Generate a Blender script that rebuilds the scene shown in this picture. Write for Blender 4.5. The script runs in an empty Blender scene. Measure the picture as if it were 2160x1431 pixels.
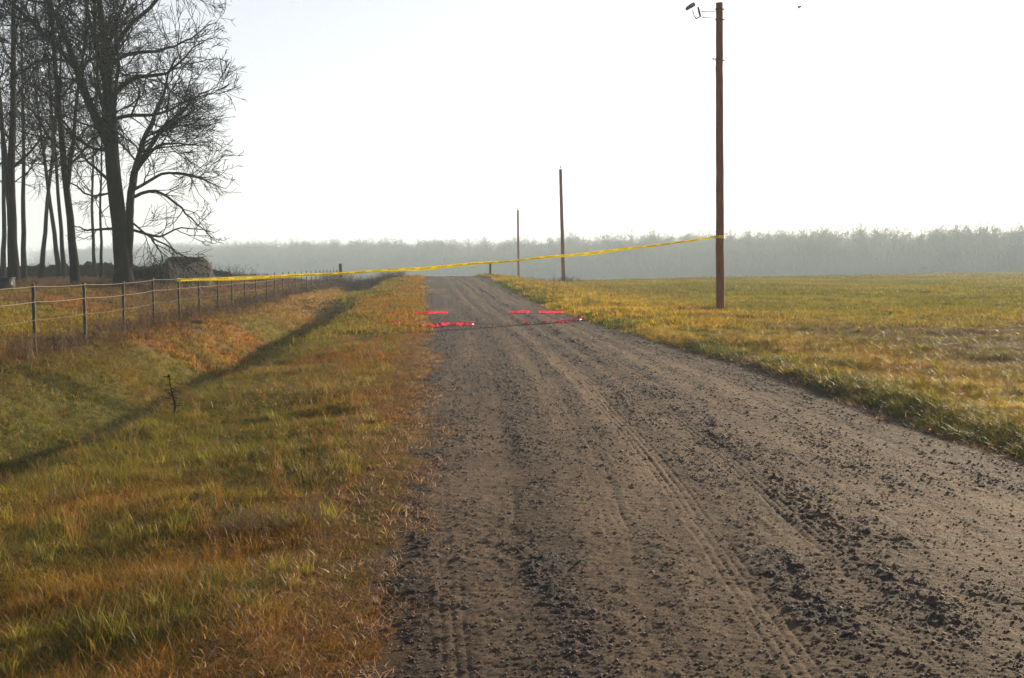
import bpy, math, random
import numpy as np

RNG = np.random.default_rng(7)
random.seed(7)
sc = bpy.context.scene
R = math.radians

# ------------------------------------------------------------------ camera, sky, sun, exposure
cam_data = bpy.data.cameras.new("camera")
cam_data.sensor_width = 36.0
cam_data.lens = 36.0
cam_data.clip_start = 0.05
cam_data.clip_end = 3000.0
cam = bpy.data.objects.new("camera", cam_data)
sc.collection.objects.link(cam)
cam.location = (0.0, 0.0, 1.6)
cam.rotation_euler = (R(90 - 4.1), 0.0, R(-5.16))
sc.camera = cam

SUN_AZ, SUN_EL = 44.0, 13.5          # degrees clockwise from +Y (the road's direction), and above the horizon
world = bpy.data.worlds.new("World")
sc.world = world
world.use_nodes = True
wn = world.node_tree.nodes
wl = world.node_tree.links
bg = wn["Background"]
sky = wn.new("ShaderNodeTexSky")
sky.sky_type = 'NISHITA'
sky.sun_disc = False
sky.sun_elevation = R(SUN_EL)
sky.sun_rotation = R(SUN_AZ)
sky.air_density = 1.0
sky.dust_density = 1.6
sky.ozone_density = 2.5
# a thin milky veil of high cloud over the clear sky: half of the colour washed out
bw = wn.new("ShaderNodeRGBToBW"); wl.new(sky.outputs[0], bw.inputs[0])
mx0 = wn.new("ShaderNodeMath"); mx0.operation = 'MULTIPLY_ADD'; mx0.inputs[1].default_value = 0.30; mx0.inputs[2].default_value = 4.3
wl.new(bw.outputs[0], mx0.inputs[0])
wc = wn.new("ShaderNodeVectorMath"); wc.operation = 'SCALE'; wc.inputs[0].default_value = (1.02, 1.0, 0.97)
wl.new(mx0.outputs[0], wc.inputs[3])
tcw = wn.new("ShaderNodeTexCoord"); sxw = wn.new("ShaderNodeSeparateXYZ"); wl.new(tcw.outputs["Generated"], sxw.inputs[0])
mrw = wn.new("ShaderNodeMapRange"); mrw.inputs[1].default_value = 0.0; mrw.inputs[2].default_value = 0.85
mrw.inputs[3].default_value = 0.88; mrw.inputs[4].default_value = 0.12          # the veil thins out overhead
wl.new(sxw.outputs[2], mrw.inputs[0])
veil = wn.new("ShaderNodeMix"); veil.data_type = 'RGBA'; wl.new(mrw.outputs[0], veil.inputs[0])
wl.new(sky.outputs[0], veil.inputs[6]); wl.new(wc.outputs[0], veil.inputs[7])
wl.new(veil.outputs[2], bg.inputs[0])
bg.inputs[1].default_value = 0.09

sun_data = bpy.data.lights.new("sun", 'SUN')
sun_data.energy = 5.0
sun_data.angle = R(1.2)
sun_data.color = (1.0, 0.80, 0.55)
sun = bpy.data.objects.new("sun", sun_data)
sc.collection.objects.link(sun)
sun.rotation_euler = (R(90 - SUN_EL), 0.0, R(180 - SUN_AZ))
sun.location = (30, 30, 40)

sc.view_settings.view_transform = 'Standard'
sc.view_settings.look = 'None'
sc.view_settings.gamma = 1.0
sc.view_settings.use_curve_mapping = False
sc.view_settings.exposure = 1.15
sc.cycles.max_bounces = 6
sc.cycles.diffuse_bounces = 3
sc.cycles.transmission_bounces = 3
sc.cycles.volume_bounces = 0
sc.cycles.use_denoising = True
sc.cycles.denoiser = 'OPENIMAGEDENOISE'
sc.cycles.denoising_prefilter = 'FAST'
HAZE = 0.00078

# ------------------------------------------------------------------ numeric helpers
def sm(a, b, t):
    u = np.clip((t - a) / (b - a), 0, 1)
    return u * u * (3 - 2 * u)

def bell(t, c, w):
    return np.exp(-((t - c) / w) ** 2)

_PERM = np.random.default_rng(99).random(65536)
def _h(i, j, s):
    k = (i * 73856093) ^ (j * 19349663) ^ (s * 83492791)
    return _PERM[(k ^ (k >> 13)) & 65535]

def vnoise(x, y, s=0):
    xi = np.floor(x).astype(np.int64); yi = np.floor(y).astype(np.int64)
    fx = x - xi; fy = y - yi
    fx = fx * fx * (3 - 2 * fx); fy = fy * fy * (3 - 2 * fy)
    a = _h(xi, yi, s); b = _h(xi + 1, yi, s); c = _h(xi, yi + 1, s); d = _h(xi + 1, yi + 1, s)
    return (a * (1 - fx) + b * fx) * (1 - fy) + (c * (1 - fx) + d * fx) * fy

def fbm(x, y, f, o=4, s=0, g=0.5):
    v = 0.0; a = 1.0; t = 0.0
    for k in range(o):
        v = v + a * vnoise(x * f + 17.3 * k, y * f + 5.1 * k, s + k); t += a
        a *= g; f *= 2.03
    return v / t                                         # about 0..1, mean 0.5

def plateau_edge(x):
    return 96 + np.clip(x - 13, 0, None) * 0.95 + 1.5 * (fbm(x, x * 0, 0.06, 3, 40) - .5)

def height(x, y):
    """the lie of the land: raised road, ditch on its left, fields, low river land behind"""
    ye = plateau_edge(x)
    # left of the road
    s1 = -0.20 * sm(0.0, -3.2, x)
    brow = -3.10 + 0.80 * sm(9, 25, y) + 0.5 * (fbm(y, y * 0, 0.20, 4, 3) - .5)
    deep = (0.97 + .10 * (fbm(y, y * 0 + 3, 0.13, 2, 5) - .5)) * (1 - 0.95 * sm(48, 55, y) * (1 - sm(62, 68, y))) + 0.25 * sm(66, 72, y)
    deep = deep * (1 - 0.9 * sm(82, 92, y))
    lin = np.clip((brow - x) / 2.1, 0, 1)
    s2 = -deep * (0.7 * lin + 0.3 * sm(brow, brow - 2.1, x))
    s3 = (deep + 0.1) * sm(brow - 2.1, -7.15, x)
    s4 = 0.62 * sm(-7.6, -15.0, x)
    # right of the road
    s5 = 0.10 * sm(4.95, 5.5, x) - 0.07 * sm(6.5, 11, x) + 0.07 * sm(11, 30, x)
    z = s1 + s2 + s3 + s4 + s5
    # the road climbs to a low crest
    wr = sm(-6.5, -1.5, x) * (1 - sm(5.5, 12.5, x))
    z = z + 0.62 * sm(36, 86, y) * wr
    # unevenness
    off = sm(-0.2, -1.0, x) + sm(5.0, 5.8, x)
    z = z + off * (0.26 * (fbm(x, y, 0.45, 4, 11) - .5) + 0.10 * (fbm(x, y, 2.2, 2, 12) - .5))
    z = z - 6.5 * sm(ye, ye + 40, y)
    return z

def left_edge(y):
    return -0.36 + 0.28 * sm(3.5, 8, y) + 0.16 * sm(8, 18, y) + 0.34 * (fbm(y, y * 0 + 1, 0.9, 4, 21) - .5) + 0.30 * (fbm(y, y * 0, 3.4, 3, 24) - .5) * sm(40, 12, y)

def right_edge(y):
    return 4.98 + 0.30 * (fbm(y, y * 0 + 5, 0.4, 4, 31) - .5) + 0.25 * (fbm(y, y * 0, 3.0, 3, 34) - .5) + 0.25 * bell(y, 15, 5) + 0.65 * sm(45, 88, y)

# ------------------------------------------------------------------ object helpers
def put(o, parent=None, kind=None, label=None, cat=None, group=None):
    sc.collection.objects.link(o)
    if parent is not None: o.parent = parent
    tag(o, kind, label, cat, group)
    return o

def tag(o, kind=None, label=None, cat=None, group=None):
    if kind: o["kind"] = kind
    if label: o["label"] = label
    if cat: o["category"] = cat
    if group: o["group"] = group
    return o

def empty(name, loc, label, cat, group=None):
    o = bpy.data.objects.new(name, None)
    o.empty_display_size = 0.2
    o.location = loc
    return put(o, None, None, label, cat, group)

def mesh_np(name, V, F, mat=None, smooth=False):
    """V (n,3), F (m,k) with k = 3 or 4"""
    V = np.ascontiguousarray(V, dtype=np.float32); F = np.ascontiguousarray(F, dtype=np.int32)
    me = bpy.data.meshes.new(name)
    me.vertices.add(len(V)); me.vertices.foreach_set("co", V.ravel())
    k = F.shape[1]
    me.loops.add(F.size); me.loops.foreach_set("vertex_index", F.ravel())
    me.polygons.add(len(F))
    me.polygons.foreach_set("loop_start", np.arange(0, F.size, k, dtype=np.int32))
    me.polygons.foreach_set("loop_total", np.full(len(F), k, dtype=np.int32))
    if smooth: me.polygons.foreach_set("use_smooth", np.ones(len(F), dtype=bool))
    me.update(calc_edges=True)
    if mat: me.materials.append(mat)
    return me

def vattr(me, name, A, typ='FLOAT_VECTOR'):
    a = me.attributes.new(name, typ, 'POINT')
    A = np.ascontiguousarray(A, dtype=np.int32 if typ == 'INT' else np.float32)
    a.data.foreach_set("vector" if typ == 'FLOAT_VECTOR' else "value", A.ravel())

class Geo:
    """collects quads and triangles (stored as quads with doubled corner avoided: kept apart)"""
    def __init__(self): self.V = []; self.F = []; self.n = 0
    def add(self, V, F):
        self.V.append(np.asarray(V, float)); self.F.append(np.asarray(F, int) + self.n); self.n += len(V)
    def tubes(self, P, Rr, S=4, cap=False):
        """P (N,K,3) centre lines, Rr (N,K) radii"""
        N, K, _ = P.shape
        T = np.gradient(P, axis=1)
        T /= np.linalg.norm(T, axis=2, keepdims=True) + 1e-9
        m = T.mean(axis=1); m /= np.linalg.norm(m, axis=1, keepdims=True) + 1e-9
        ref = np.where(np.abs(m[:, 2:3]) > 0.8, np.array([[1., 0.13, 0]]), np.array([[0, 0.1, 1.]]))
        ref = np.repeat(ref[:, None, :], K, 1)
        A = np.cross(T, ref); A /= np.linalg.norm(A, axis=2, keepdims=True) + 1e-9
        B = np.cross(T, A)
        an = np.arange(S) * 2 * np.pi / S
        V = P[:, :, None, :] + Rr[:, :, None, None] * (A[:, :, None, :] * np.cos(an)[None, None, :, None] + B[:, :, None, :] * np.sin(an)[None, None, :, None])
        idx = np.arange(N * K * S).reshape(N, K, S)
        a = idx[:, :-1, :]; b = idx[:, 1:, :]
        F = np.stack([a, np.roll(a, -1, 2), np.roll(b, -1, 2), b], -1).reshape(-1, 4)
        self.add(V.reshape(-1, 3), F)
        if cap:
            for e in (0, K - 1):
                c = P[:, e]; base = self.n
                ring = V[:, e].reshape(-1, 3)
                VV = np.concatenate([c[:, None, :], V[:, e]], 1).reshape(-1, 3)
                FF = []
                for n in range(N):
                    o = n * (S + 1)
                    for k in range(0, S, 2):
                        FF.append([o, o + 1 + k, o + 1 + (k + 1) % S, o + 1 + (k + 2) % S])
                self.add(VV, FF)
    def line(self, pts, rad, S=6, cap=True):
        pts = np.array(pts, float)[None]; rad = np.broadcast_to(np.array(rad, float), (pts.shape[1],))[None]
        self.tubes(pts, rad, S, cap)
    def box(self, c, s, rot=None):
        q = np.array([[x, y, z] for x in (-.5, .5) for y in (-.5, .5) for z in (-.5, .5)]) * np.array(s)
        if rot is not None: q = q @ np.array(rot).T
        self.add(q + np.array(c), [[0, 1, 3, 2], [4, 6, 7, 5], [0, 4, 5, 1], [2, 3, 7, 6], [0, 2, 6, 4], [1, 5, 7, 3]])
    def mesh(self, name, mat, smooth=False):
        return mesh_np(name, np.concatenate(self.V), np.concatenate(self.F), mat, smooth)
    def obj(self, name, mat, parent=None, smooth=False, **k):
        return put(bpy.data.objects.new(name, self.mesh(name, mat, smooth)), parent, **k)

# ------------------------------------------------------------------ materials
def mat_new(name):
    m = bpy.data.materials.new(name); m.use_nodes = True
    nt = m.node_tree; b = nt.nodes["Principled BSDF"]
    return m, nt, nt.nodes, nt.links, b

def nd(nt, typ, **k):
    n = nt.nodes.new(typ)
    for a, v in k.items():
        if a == 'inp':
            for i, val in v.items(): n.inputs[i].default_value = val
        else: setattr(n, a, v)
    return n

def noise_node(nt, scale, detail=6, rough=0.6, vec=None, dist=0.0):
    n = nd(nt, "ShaderNodeTexNoise", inp={"Scale": scale, "Detail": detail, "Roughness": rough, "Distortion": dist})
    if vec: nt.links.new(vec, n.inputs["Vector"])
    return n

def ramp(nt, fac, stops):
    r = nt.nodes.new("ShaderNodeValToRGB")
    e = r.color_ramp.elements
    while len(e) < len(stops): e.new(0.5)
    for i, (p, c) in enumerate(stops):
        e[i].position = p; e[i].color = (*c, 1)
    nt.links.new(fac, r.inputs[0])
    return r

def mixc(nt, fac, a, b, mode='MIX'):
    m = nt.nodes.new("ShaderNodeMix"); m.data_type = 'RGBA'; m.blend_type = mode
    for s, v in ((0, fac), (6, a), (7, b)):
        if hasattr(v, "type") or hasattr(v, "is_linked"): nt.links.new(v, m.inputs[s])
        else: m.inputs[s].default_value = v if s == 0 else (*v, 1)
    return m.outputs[2]

def bump(nt, hgt, strength, dist, bsdf, prev=None):
    b = nd(nt, "ShaderNodeBump", inp={"Strength": strength, "Distance": dist})
    nt.links.new(hgt, b.inputs["Height"])
    if prev is not None: nt.links.new(prev, b.inputs["Normal"])
    nt.links.new(b.outputs[0], bsdf.inputs["Normal"])
    return b.outputs[0]

def simple(name, col, rough=0.8, col2=None, scale=8.0, bump_s=0.4, bump_d=0.01, metal=0.0, stretch=None, spec=0.3):
    m, nt, N, L, b = mat_new(name)
    tc = nt.nodes.new("ShaderNodeTexCoord")
    vec = tc.outputs["Object"]
    if stretch:
        mp = nd(nt, "ShaderNodeMapping", inp={"Scale": stretch}); L.new(vec, mp.inputs[0]); vec = mp.outputs[0]
    n = noise_node(nt, scale, 7, 0.65, vec)
    c2 = col2 or tuple(c * 0.6 for c in col)
    r = ramp(nt, n.outputs[0], [(0.32, c2), (0.68, col)])
    L.new(r.outputs[0], b.inputs["Base Color"])
    b.inputs["Roughness"].default_value = rough
    b.inputs["Metallic"].default_value = metal
    b.inputs["Specular IOR Level"].default_value = spec
    bump(nt, n.outputs[0], bump_s, bump_d, b)
    return m

def leaf_mat(name, transl=0.56, rough=0.46, spec=0.28, const=None):
    """thin plant matter: colour from the instance (or const), part of the light passes through"""
    m, nt, N, L, b = mat_new(name)
    if const is None:
        at = nd(nt, "ShaderNodeAttribute", attribute_type='INSTANCER', attribute_name="gcol")
        av = nd(nt, "ShaderNodeAttribute", attribute_type='GEOMETRY', attribute_name="bv")
        mp = nd(nt, "ShaderNodeMapRange", inp={1: 0.0, 2: 1.0, 3: 0.5, 4: 1.55})
        L.new(av.outputs["Fac"], mp.inputs[0])
        mul = nd(nt, "ShaderNodeVectorMath", operation='SCALE')
        L.new(at.outputs["Vector"], mul.inputs[0]); L.new(mp.outputs[0], mul.inputs[3])
        # some blades are bleached straw
        gt = nd(nt, "ShaderNodeMapRange", inp={1: 0.80, 2: 0.95, 3: 0.0, 4: 0.55})
        L.new(av.outputs["Fac"], gt.inputs[0])
        col = mixc(nt, gt.outputs[0], mul.outputs[0], (0.36, 0.21, 0.075))
    else:
        n = noise_node(nt, 6.0, 3)
        col = ramp(nt, n.outputs[0], [(0.3, tuple(c * .65 for c in const)), (0.7, const)]).outputs[0]
    L.new(col, b.inputs["Base Color"])
    b.inputs["Roughness"].default_value = rough
    b.inputs["Specular IOR Level"].default_value = spec
    tr = nt.nodes.new("ShaderNodeBsdfTranslucent")
    L.new(col, tr.inputs[0])
    mx = nt.nodes.new("ShaderNodeMixShader"); mx.inputs[0].default_value = transl
    L.new(b.outputs[0], mx.inputs[1]); L.new(tr.outputs[0], mx.inputs[2])
    L.new(mx.outputs[0], N["Material Output"].inputs[0])
    return m

# ground: colour per vertex from the same map the grass uses, with fine soil and thatch grain
def ground_material():
    m, nt, N, L, b = mat_new("turf_soil")
    at = nd(nt, "ShaderNodeAttribute", attribute_name="gcol")
    tc = nt.nodes.new("ShaderNodeTexCoord")
    n1 = noise_node(nt, 9.0, 8, 0.7, tc.outputs["Object"])
    n2 = noise_node(nt, 1.1, 6, 0.6, tc.outputs["Object"])
    r1 = ramp(nt, n1.outputs[0], [(0.3, (0.35, 0.33, 0.3)), (0.7, (1.25, 1.2, 1.15))])
    r2 = ramp(nt, n2.outputs[0], [(0.3, (0.75, 0.78, 0.8)), (0.7, (1.15, 1.1, 1.05))])
    c = mixc(nt, 1.0, at.outputs["Color"], r1.outputs[0], 'MULTIPLY')
    c = mixc(nt, 1.0, c, r2.outputs[0], 'MULTIPLY')
    L.new(c, b.inputs["Base Color"])
    b.inputs["Roughness"].default_value = 0.95
    b.inputs["Specular IOR Level"].default_value = 0.1
    bump(nt, n1.outputs[0], 0.8, 0.05, b)
    return m

def road_material():
    m, nt, N, L, b = mat_new("gravel_road")
    at = nd(nt, "ShaderNodeAttribute", attribute_name="mask")      # x = loose dark gravel, y = dust film, z = dead grass
    sep = nd(nt, "ShaderNodeSeparateXYZ"); L.new(at.outputs["Vector"], sep.inputs[0])
    tc = nt.nodes.new("ShaderNodeTexCoord")
    n1 = noise_node(nt, 46.0, 9, 0.8, tc.outputs["Object"])
    n3 = noise_node(nt, 13.0, 8, 0.75, tc.outputs["Object"])
    n2 = noise_node(nt, 3.5, 8, 0.65, tc.outputs["Object"])
    vo = nd(nt, "ShaderNodeTexVoronoi", inp={"Scale": 62.0}); L.new(tc.outputs["Object"], vo.inputs["Vector"])
    tan = ramp(nt, n2.outputs[0], [(0.3, (0.054, 0.036, 0.025)), (0.7, (0.110, 0.074, 0.048))])
    dark = ramp(nt, vo.outputs["Color"], [(0.1, (0.034, 0.028, 0.025)), (0.6, (0.068, 0.054, 0.046)), (0.95, (0.13, 0.105, 0.088))])
    c = mixc(nt, sep.outputs[0], tan.outputs[0], dark.outputs[0])
    c = mixc(nt, sep.outputs[1], c, (0.170, 0.117, 0.073))
    c = mixc(nt, sep.outputs[2], c, (0.075, 0.042, 0.022))
    g = ramp(nt, n1.outputs[0], [(0.34, (0.42, 0.42, 0.44)), (0.6, (1.15, 1.15, 1.15))])
    c = mixc(nt, 1.0, c, g.outputs[0], 'MULTIPLY')
    g3 = ramp(nt, n3.outputs[0], [(0.36, (0.62, 0.60, 0.60)), (0.62, (1.16, 1.15, 1.13))])
    c = mixc(nt, 1.0, c, g3.outputs[0], 'MULTIPLY')
    L.new(c, b.inputs["Base Color"])
    b.inputs["Roughness"].default_value = 0.85
    b.inputs["Specular IOR Level"].default_value = 0.10
    p = bump(nt, n3.outputs[0], 0.8, 0.022, b)
    p = bump(nt, n1.outputs[0], 1.0, 0.016, b, p)
    bump(nt, vo.outputs["Distance"], 0.5, 0.006, b, p)
    return m

M_GROUND = ground_material()
M_ROAD = road_material()
M_GRASS = leaf_mat("grass_blade")
M_FARGRASS = leaf_mat("field_blade", 0.5, 0.7, 0.12)
M_WEED = leaf_mat("dry_weed", 0.25, 0.7, 0.2)
M_BARK = simple("bark", (0.013, 0.009, 0.007), 0.95, (0.005, 0.004, 0.003), 6.0, 0.9, 0.04, stretch=(3, 3, 0.5), spec=0.1)
M_TWIG = simple("twig_bark", (0.050, 0.036, 0.028), 0.9, (0.022, 0.016, 0.013), 9.0, 0.2, spec=0.1)
M_POLE = simple("creosote_wood", (0.24, 0.085, 0.034), 0.85, (0.070, 0.026, 0.013), 7.0, 0.8, 0.02, stretch=(6, 6, 0.35), spec=0.2)
M_POST = simple("weathered_post", (0.050, 0.052, 0.040), 0.7, (0.018, 0.020, 0.016), 14.0, 0.6, 0.01, stretch=(1, 1, 0.4))
M_WOODPOST = simple("old_wood_post", (0.06, 0.05, 0.04), 0.9, (0.02, 0.018, 0.015), 10.0, 0.7, 0.02, stretch=(3, 3, 0.4))
M_ROPE = simple("white_fence_rope", (0.30, 0.24, 0.17), 0.7, (0.18, 0.14, 0.10), 20.0)
M_METAL = simple("grey_metal", (0.16, 0.17, 0.17), 0.5, (0.10, 0.10, 0.10), 10, 0.2, 0.002, 0.5)
M_DARKMETAL = simple("dark_metal", (0.04, 0.038, 0.036), 0.5, (0.02, 0.02, 0.02), 10, 0.2, 0.002, 0.5)
M_ALU = simple("pale_metal", (0.14, 0.14, 0.14), 0.5, (0.10, 0.10, 0.10), 10, 0.1, 0.002, 0.3)
M_GLASS = simple("lamp_glass", (0.55, 0.57, 0.56), 0.15, (0.4, 0.42, 0.42), 4, 0.05, 0.001)
M_BALE = simple("bale_straw", (0.115, 0.088, 0.058), 0.95, (0.020, 0.015, 0.011), 5.0, 1.0, 0.10, spec=0.1)
M_STRAW = leaf_mat("loose_straw", 0.3, 0.6, 0.2, (0.50, 0.42, 0.30))
M_BRUSH = leaf_mat("brush_twig", 0.1, 0.8, 0.1, (0.030, 0.022, 0.018))
M_REDBRUSH = leaf_mat("red_brush", 0.3, 0.8, 0.15, (0.20, 0.115, 0.072))
M_STONE = simple("road_stone", (0.13, 0.098, 0.075), 0.8, (0.050, 0.038, 0.031), 30.0, 0.5, 0.004, spec=0.35)
M_FAR = simple("hazed_far_bark", (0.27, 0.25, 0.225), 0.95, (0.18, 0.165, 0.15), 0.2, 0.0, spec=0.05)  # bark paled so its colour carries part of the distance haze

# ------------------------------------------------------------------ colour map of the ground cover (real colours of what grows there)
DRY = np.array([0.330, 0.145, 0.022]); STRAW = np.array([0.34, 0.205, 0.060]); OLIVE = np.array([0.205, 0.170, 0.020])
GREEN = np.array([0.070, 0.088, 0.008]); STUB = np.array([0.150, 0.102, 0.050]); RED = np.array([0.130, 0.058, 0.028])
WHEAT = np.array([0.165, 0.152, 0.014]); GOLD = np.array([0.47, 0.315, 0.030])

def lerp(a, b, t):
    return a * (1 - t[..., None]) + b * t[..., None]

def cover(x, y):
    x = np.asarray(x, float); y = np.asarray(y, float)
    one = np.ones(x.shape + (1,))
    n1 = fbm(x, y, 0.55, 4, 51); n2 = fbm(x, y, 1.7, 3, 61); n3 = fbm(x, y, 0.16, 3, 71); n4 = fbm(x * 0.8, y * 0.5, 0.9, 3, 81)
    # left verge
    c = lerp(one * OLIVE, DRY * .95, np.clip(sm(-1.6, -.5, x) + 1.2 * sm(9, 4.5, y) * sm(-.8, -1.8, x) + sm(.44, .60, n3), 0, 1))
    c = lerp(c, OLIVE, 0.85 * sm(0.40, 0.62, 0.45 * n1 + 0.55 * n2))
    c = lerp(c, GREEN, 0.75 * sm(0.58, 0.72, n2) * sm(-0.3, -1.0, x))
    c = lerp(c, STRAW, 0.5 * sm(0.62, 0.75, n4))
    # beyond the ditch
    d = one * OLIVE
    d = lerp(d, DRY * 0.95, sm(0.42, 0.60, n1 * 0.5 + n3 * 0.5))
    d = lerp(d, GREEN * 1.45, 0.6 * sm(0.55, 0.68, n3 * .6 + n2 * .4))
    gp = bell(x, -5.6, 1.4) * bell(y, 17.0, 4.5)
    d = lerp(d, np.array([0.125, 0.140, 0.018]), np.clip(gp * 1.1, 0, 0.9))
    d = lerp(d, RED, 0.85 * bell(x, -7.25, 0.75) * (1 - sm(60, 75, y)))
    d = lerp(d, STRAW * 1.05, np.clip(1.3 * bell(x, -5.3, 1.7) * bell(y, 57, 9), 0, 1))
    pas = lerp(one * STUB * np.array([1.1, 1.0, .8]), DRY * .85, .6 * sm(.45, .65, n1))
    pas = lerp(pas, OLIVE * 1.1, 0.8 * sm(.45, .6, n3) * (1 - sm(38, 50, y)))
    d = lerp(d, pas, sm(-8.0, -9.5, x) * sm(22, 34, y))
    c = lerp(c, d, sm(-3.6, -4.6, x))
    # right side
    g = lerp(one * GOLD, GREEN * 1.3, sm(0.50, 0.66, n2))
    g = lerp(g, DRY * 1.15, 0.6 * sm(0.54, 0.68, n1))
    edge = one * GREEN * 1.1
    edge = lerp(edge, GOLD * 0.9, sm(.5, .62, n1))
    g = lerp(edge, g, sm(5.3, 6.2, x))
    dist = y + 0.35 * x
    st = lerp(one * STUB, OLIVE * 1.2, 0.8 * sm(.48, .66, n1))
    g = lerp(g, st, sm(7.8, 9.4, x + 1.5 * (n1 - .5)) * (1 - sm(25, 40, dist)))
    wh = lerp(one * WHEAT, OLIVE * 1.15, sm(.42, .62, n3))
    g = lerp(g, wh, sm(26, 44, dist + 8 * (n3 - .5)) * sm(8.5, 12.5, x))
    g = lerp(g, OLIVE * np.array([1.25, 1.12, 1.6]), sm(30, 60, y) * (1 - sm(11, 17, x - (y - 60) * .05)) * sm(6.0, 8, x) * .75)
    c = lerp(c, g, sm(2, 4, x))
    # low land behind the plateau
    low = one * np.array([0.16, 0.14, 0.085])
    c = lerp(c, low, sm(0, 25, y - plateau_edge(x)))
    return c

# ------------------------------------------------------------------ ground
def polar_grid():
    r = np.concatenate([[0.0], np.geomspace(0.9, 905, 330)])
    a1 = np.linspace(-36, 44, 430)
    a2 = np.linspace(44, 324, 74)[1:-1]
    ang = np.radians(np.concatenate([a1, a2]))
    RR, AA = np.meshgrid(r, ang, indexing='ij')
    X = RR * np.sin(AA); Y = RR * np.cos(AA)
    n, k = RR.shape
    idx = np.arange(n * k).reshape(n, k)
    a = idx[:-1]; b = idx[1:]
    F = np.stack([a, b, np.roll(b, -1, 1), np.roll(a, -1, 1)], -1).reshape(-1, 4)
    return X, Y, F[:, ::-1]

X, Y, F = polar_grid()
Z = height(X, Y)
Z = Z - 0.06 * sm(0.05, 0.35, X) * (1 - sm(4.6, 4.9, X))
Z = Z + 0.03 * (fbm(X, Y, 4.0, 3, 14) - .5) * (sm(0, -0.5, X) + sm(4.9, 5.4, X))
me = mesh_np("ground", np.stack([X, Y, Z], -1).reshape(-1, 3), F, M_GROUND, True)
C = cover(X, Y)
C = C * 0.55 + np.array([0.018, 0.013, 0.008])
soil = sm(-0.75, -0.25, X) * (1 - sm(5.2, 5.5, X))
C = lerp(C, np.array([0.062, 0.040, 0.025]) * (0.7 + .6 * fbm(X, Y, 6.0, 3, 15))[..., None], soil * .9)
vattr(me, "gcol", C.reshape(-1, 3))
ground = put(bpy.data.objects.new("ground", me), kind="structure")
ground["label"] = "rough grass verges, ditch and fields either side of the gravel road"

# ------------------------------------------------------------------ road
def drift(x, y):
    d = 1.25 * (1 - np.exp(-np.clip(y - 4, -6, None) / 11.0))
    return d * np.clip(x / 1.5, 0, 1) * np.clip((5.2 - x) / 1.2, 0, 1)

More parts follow.
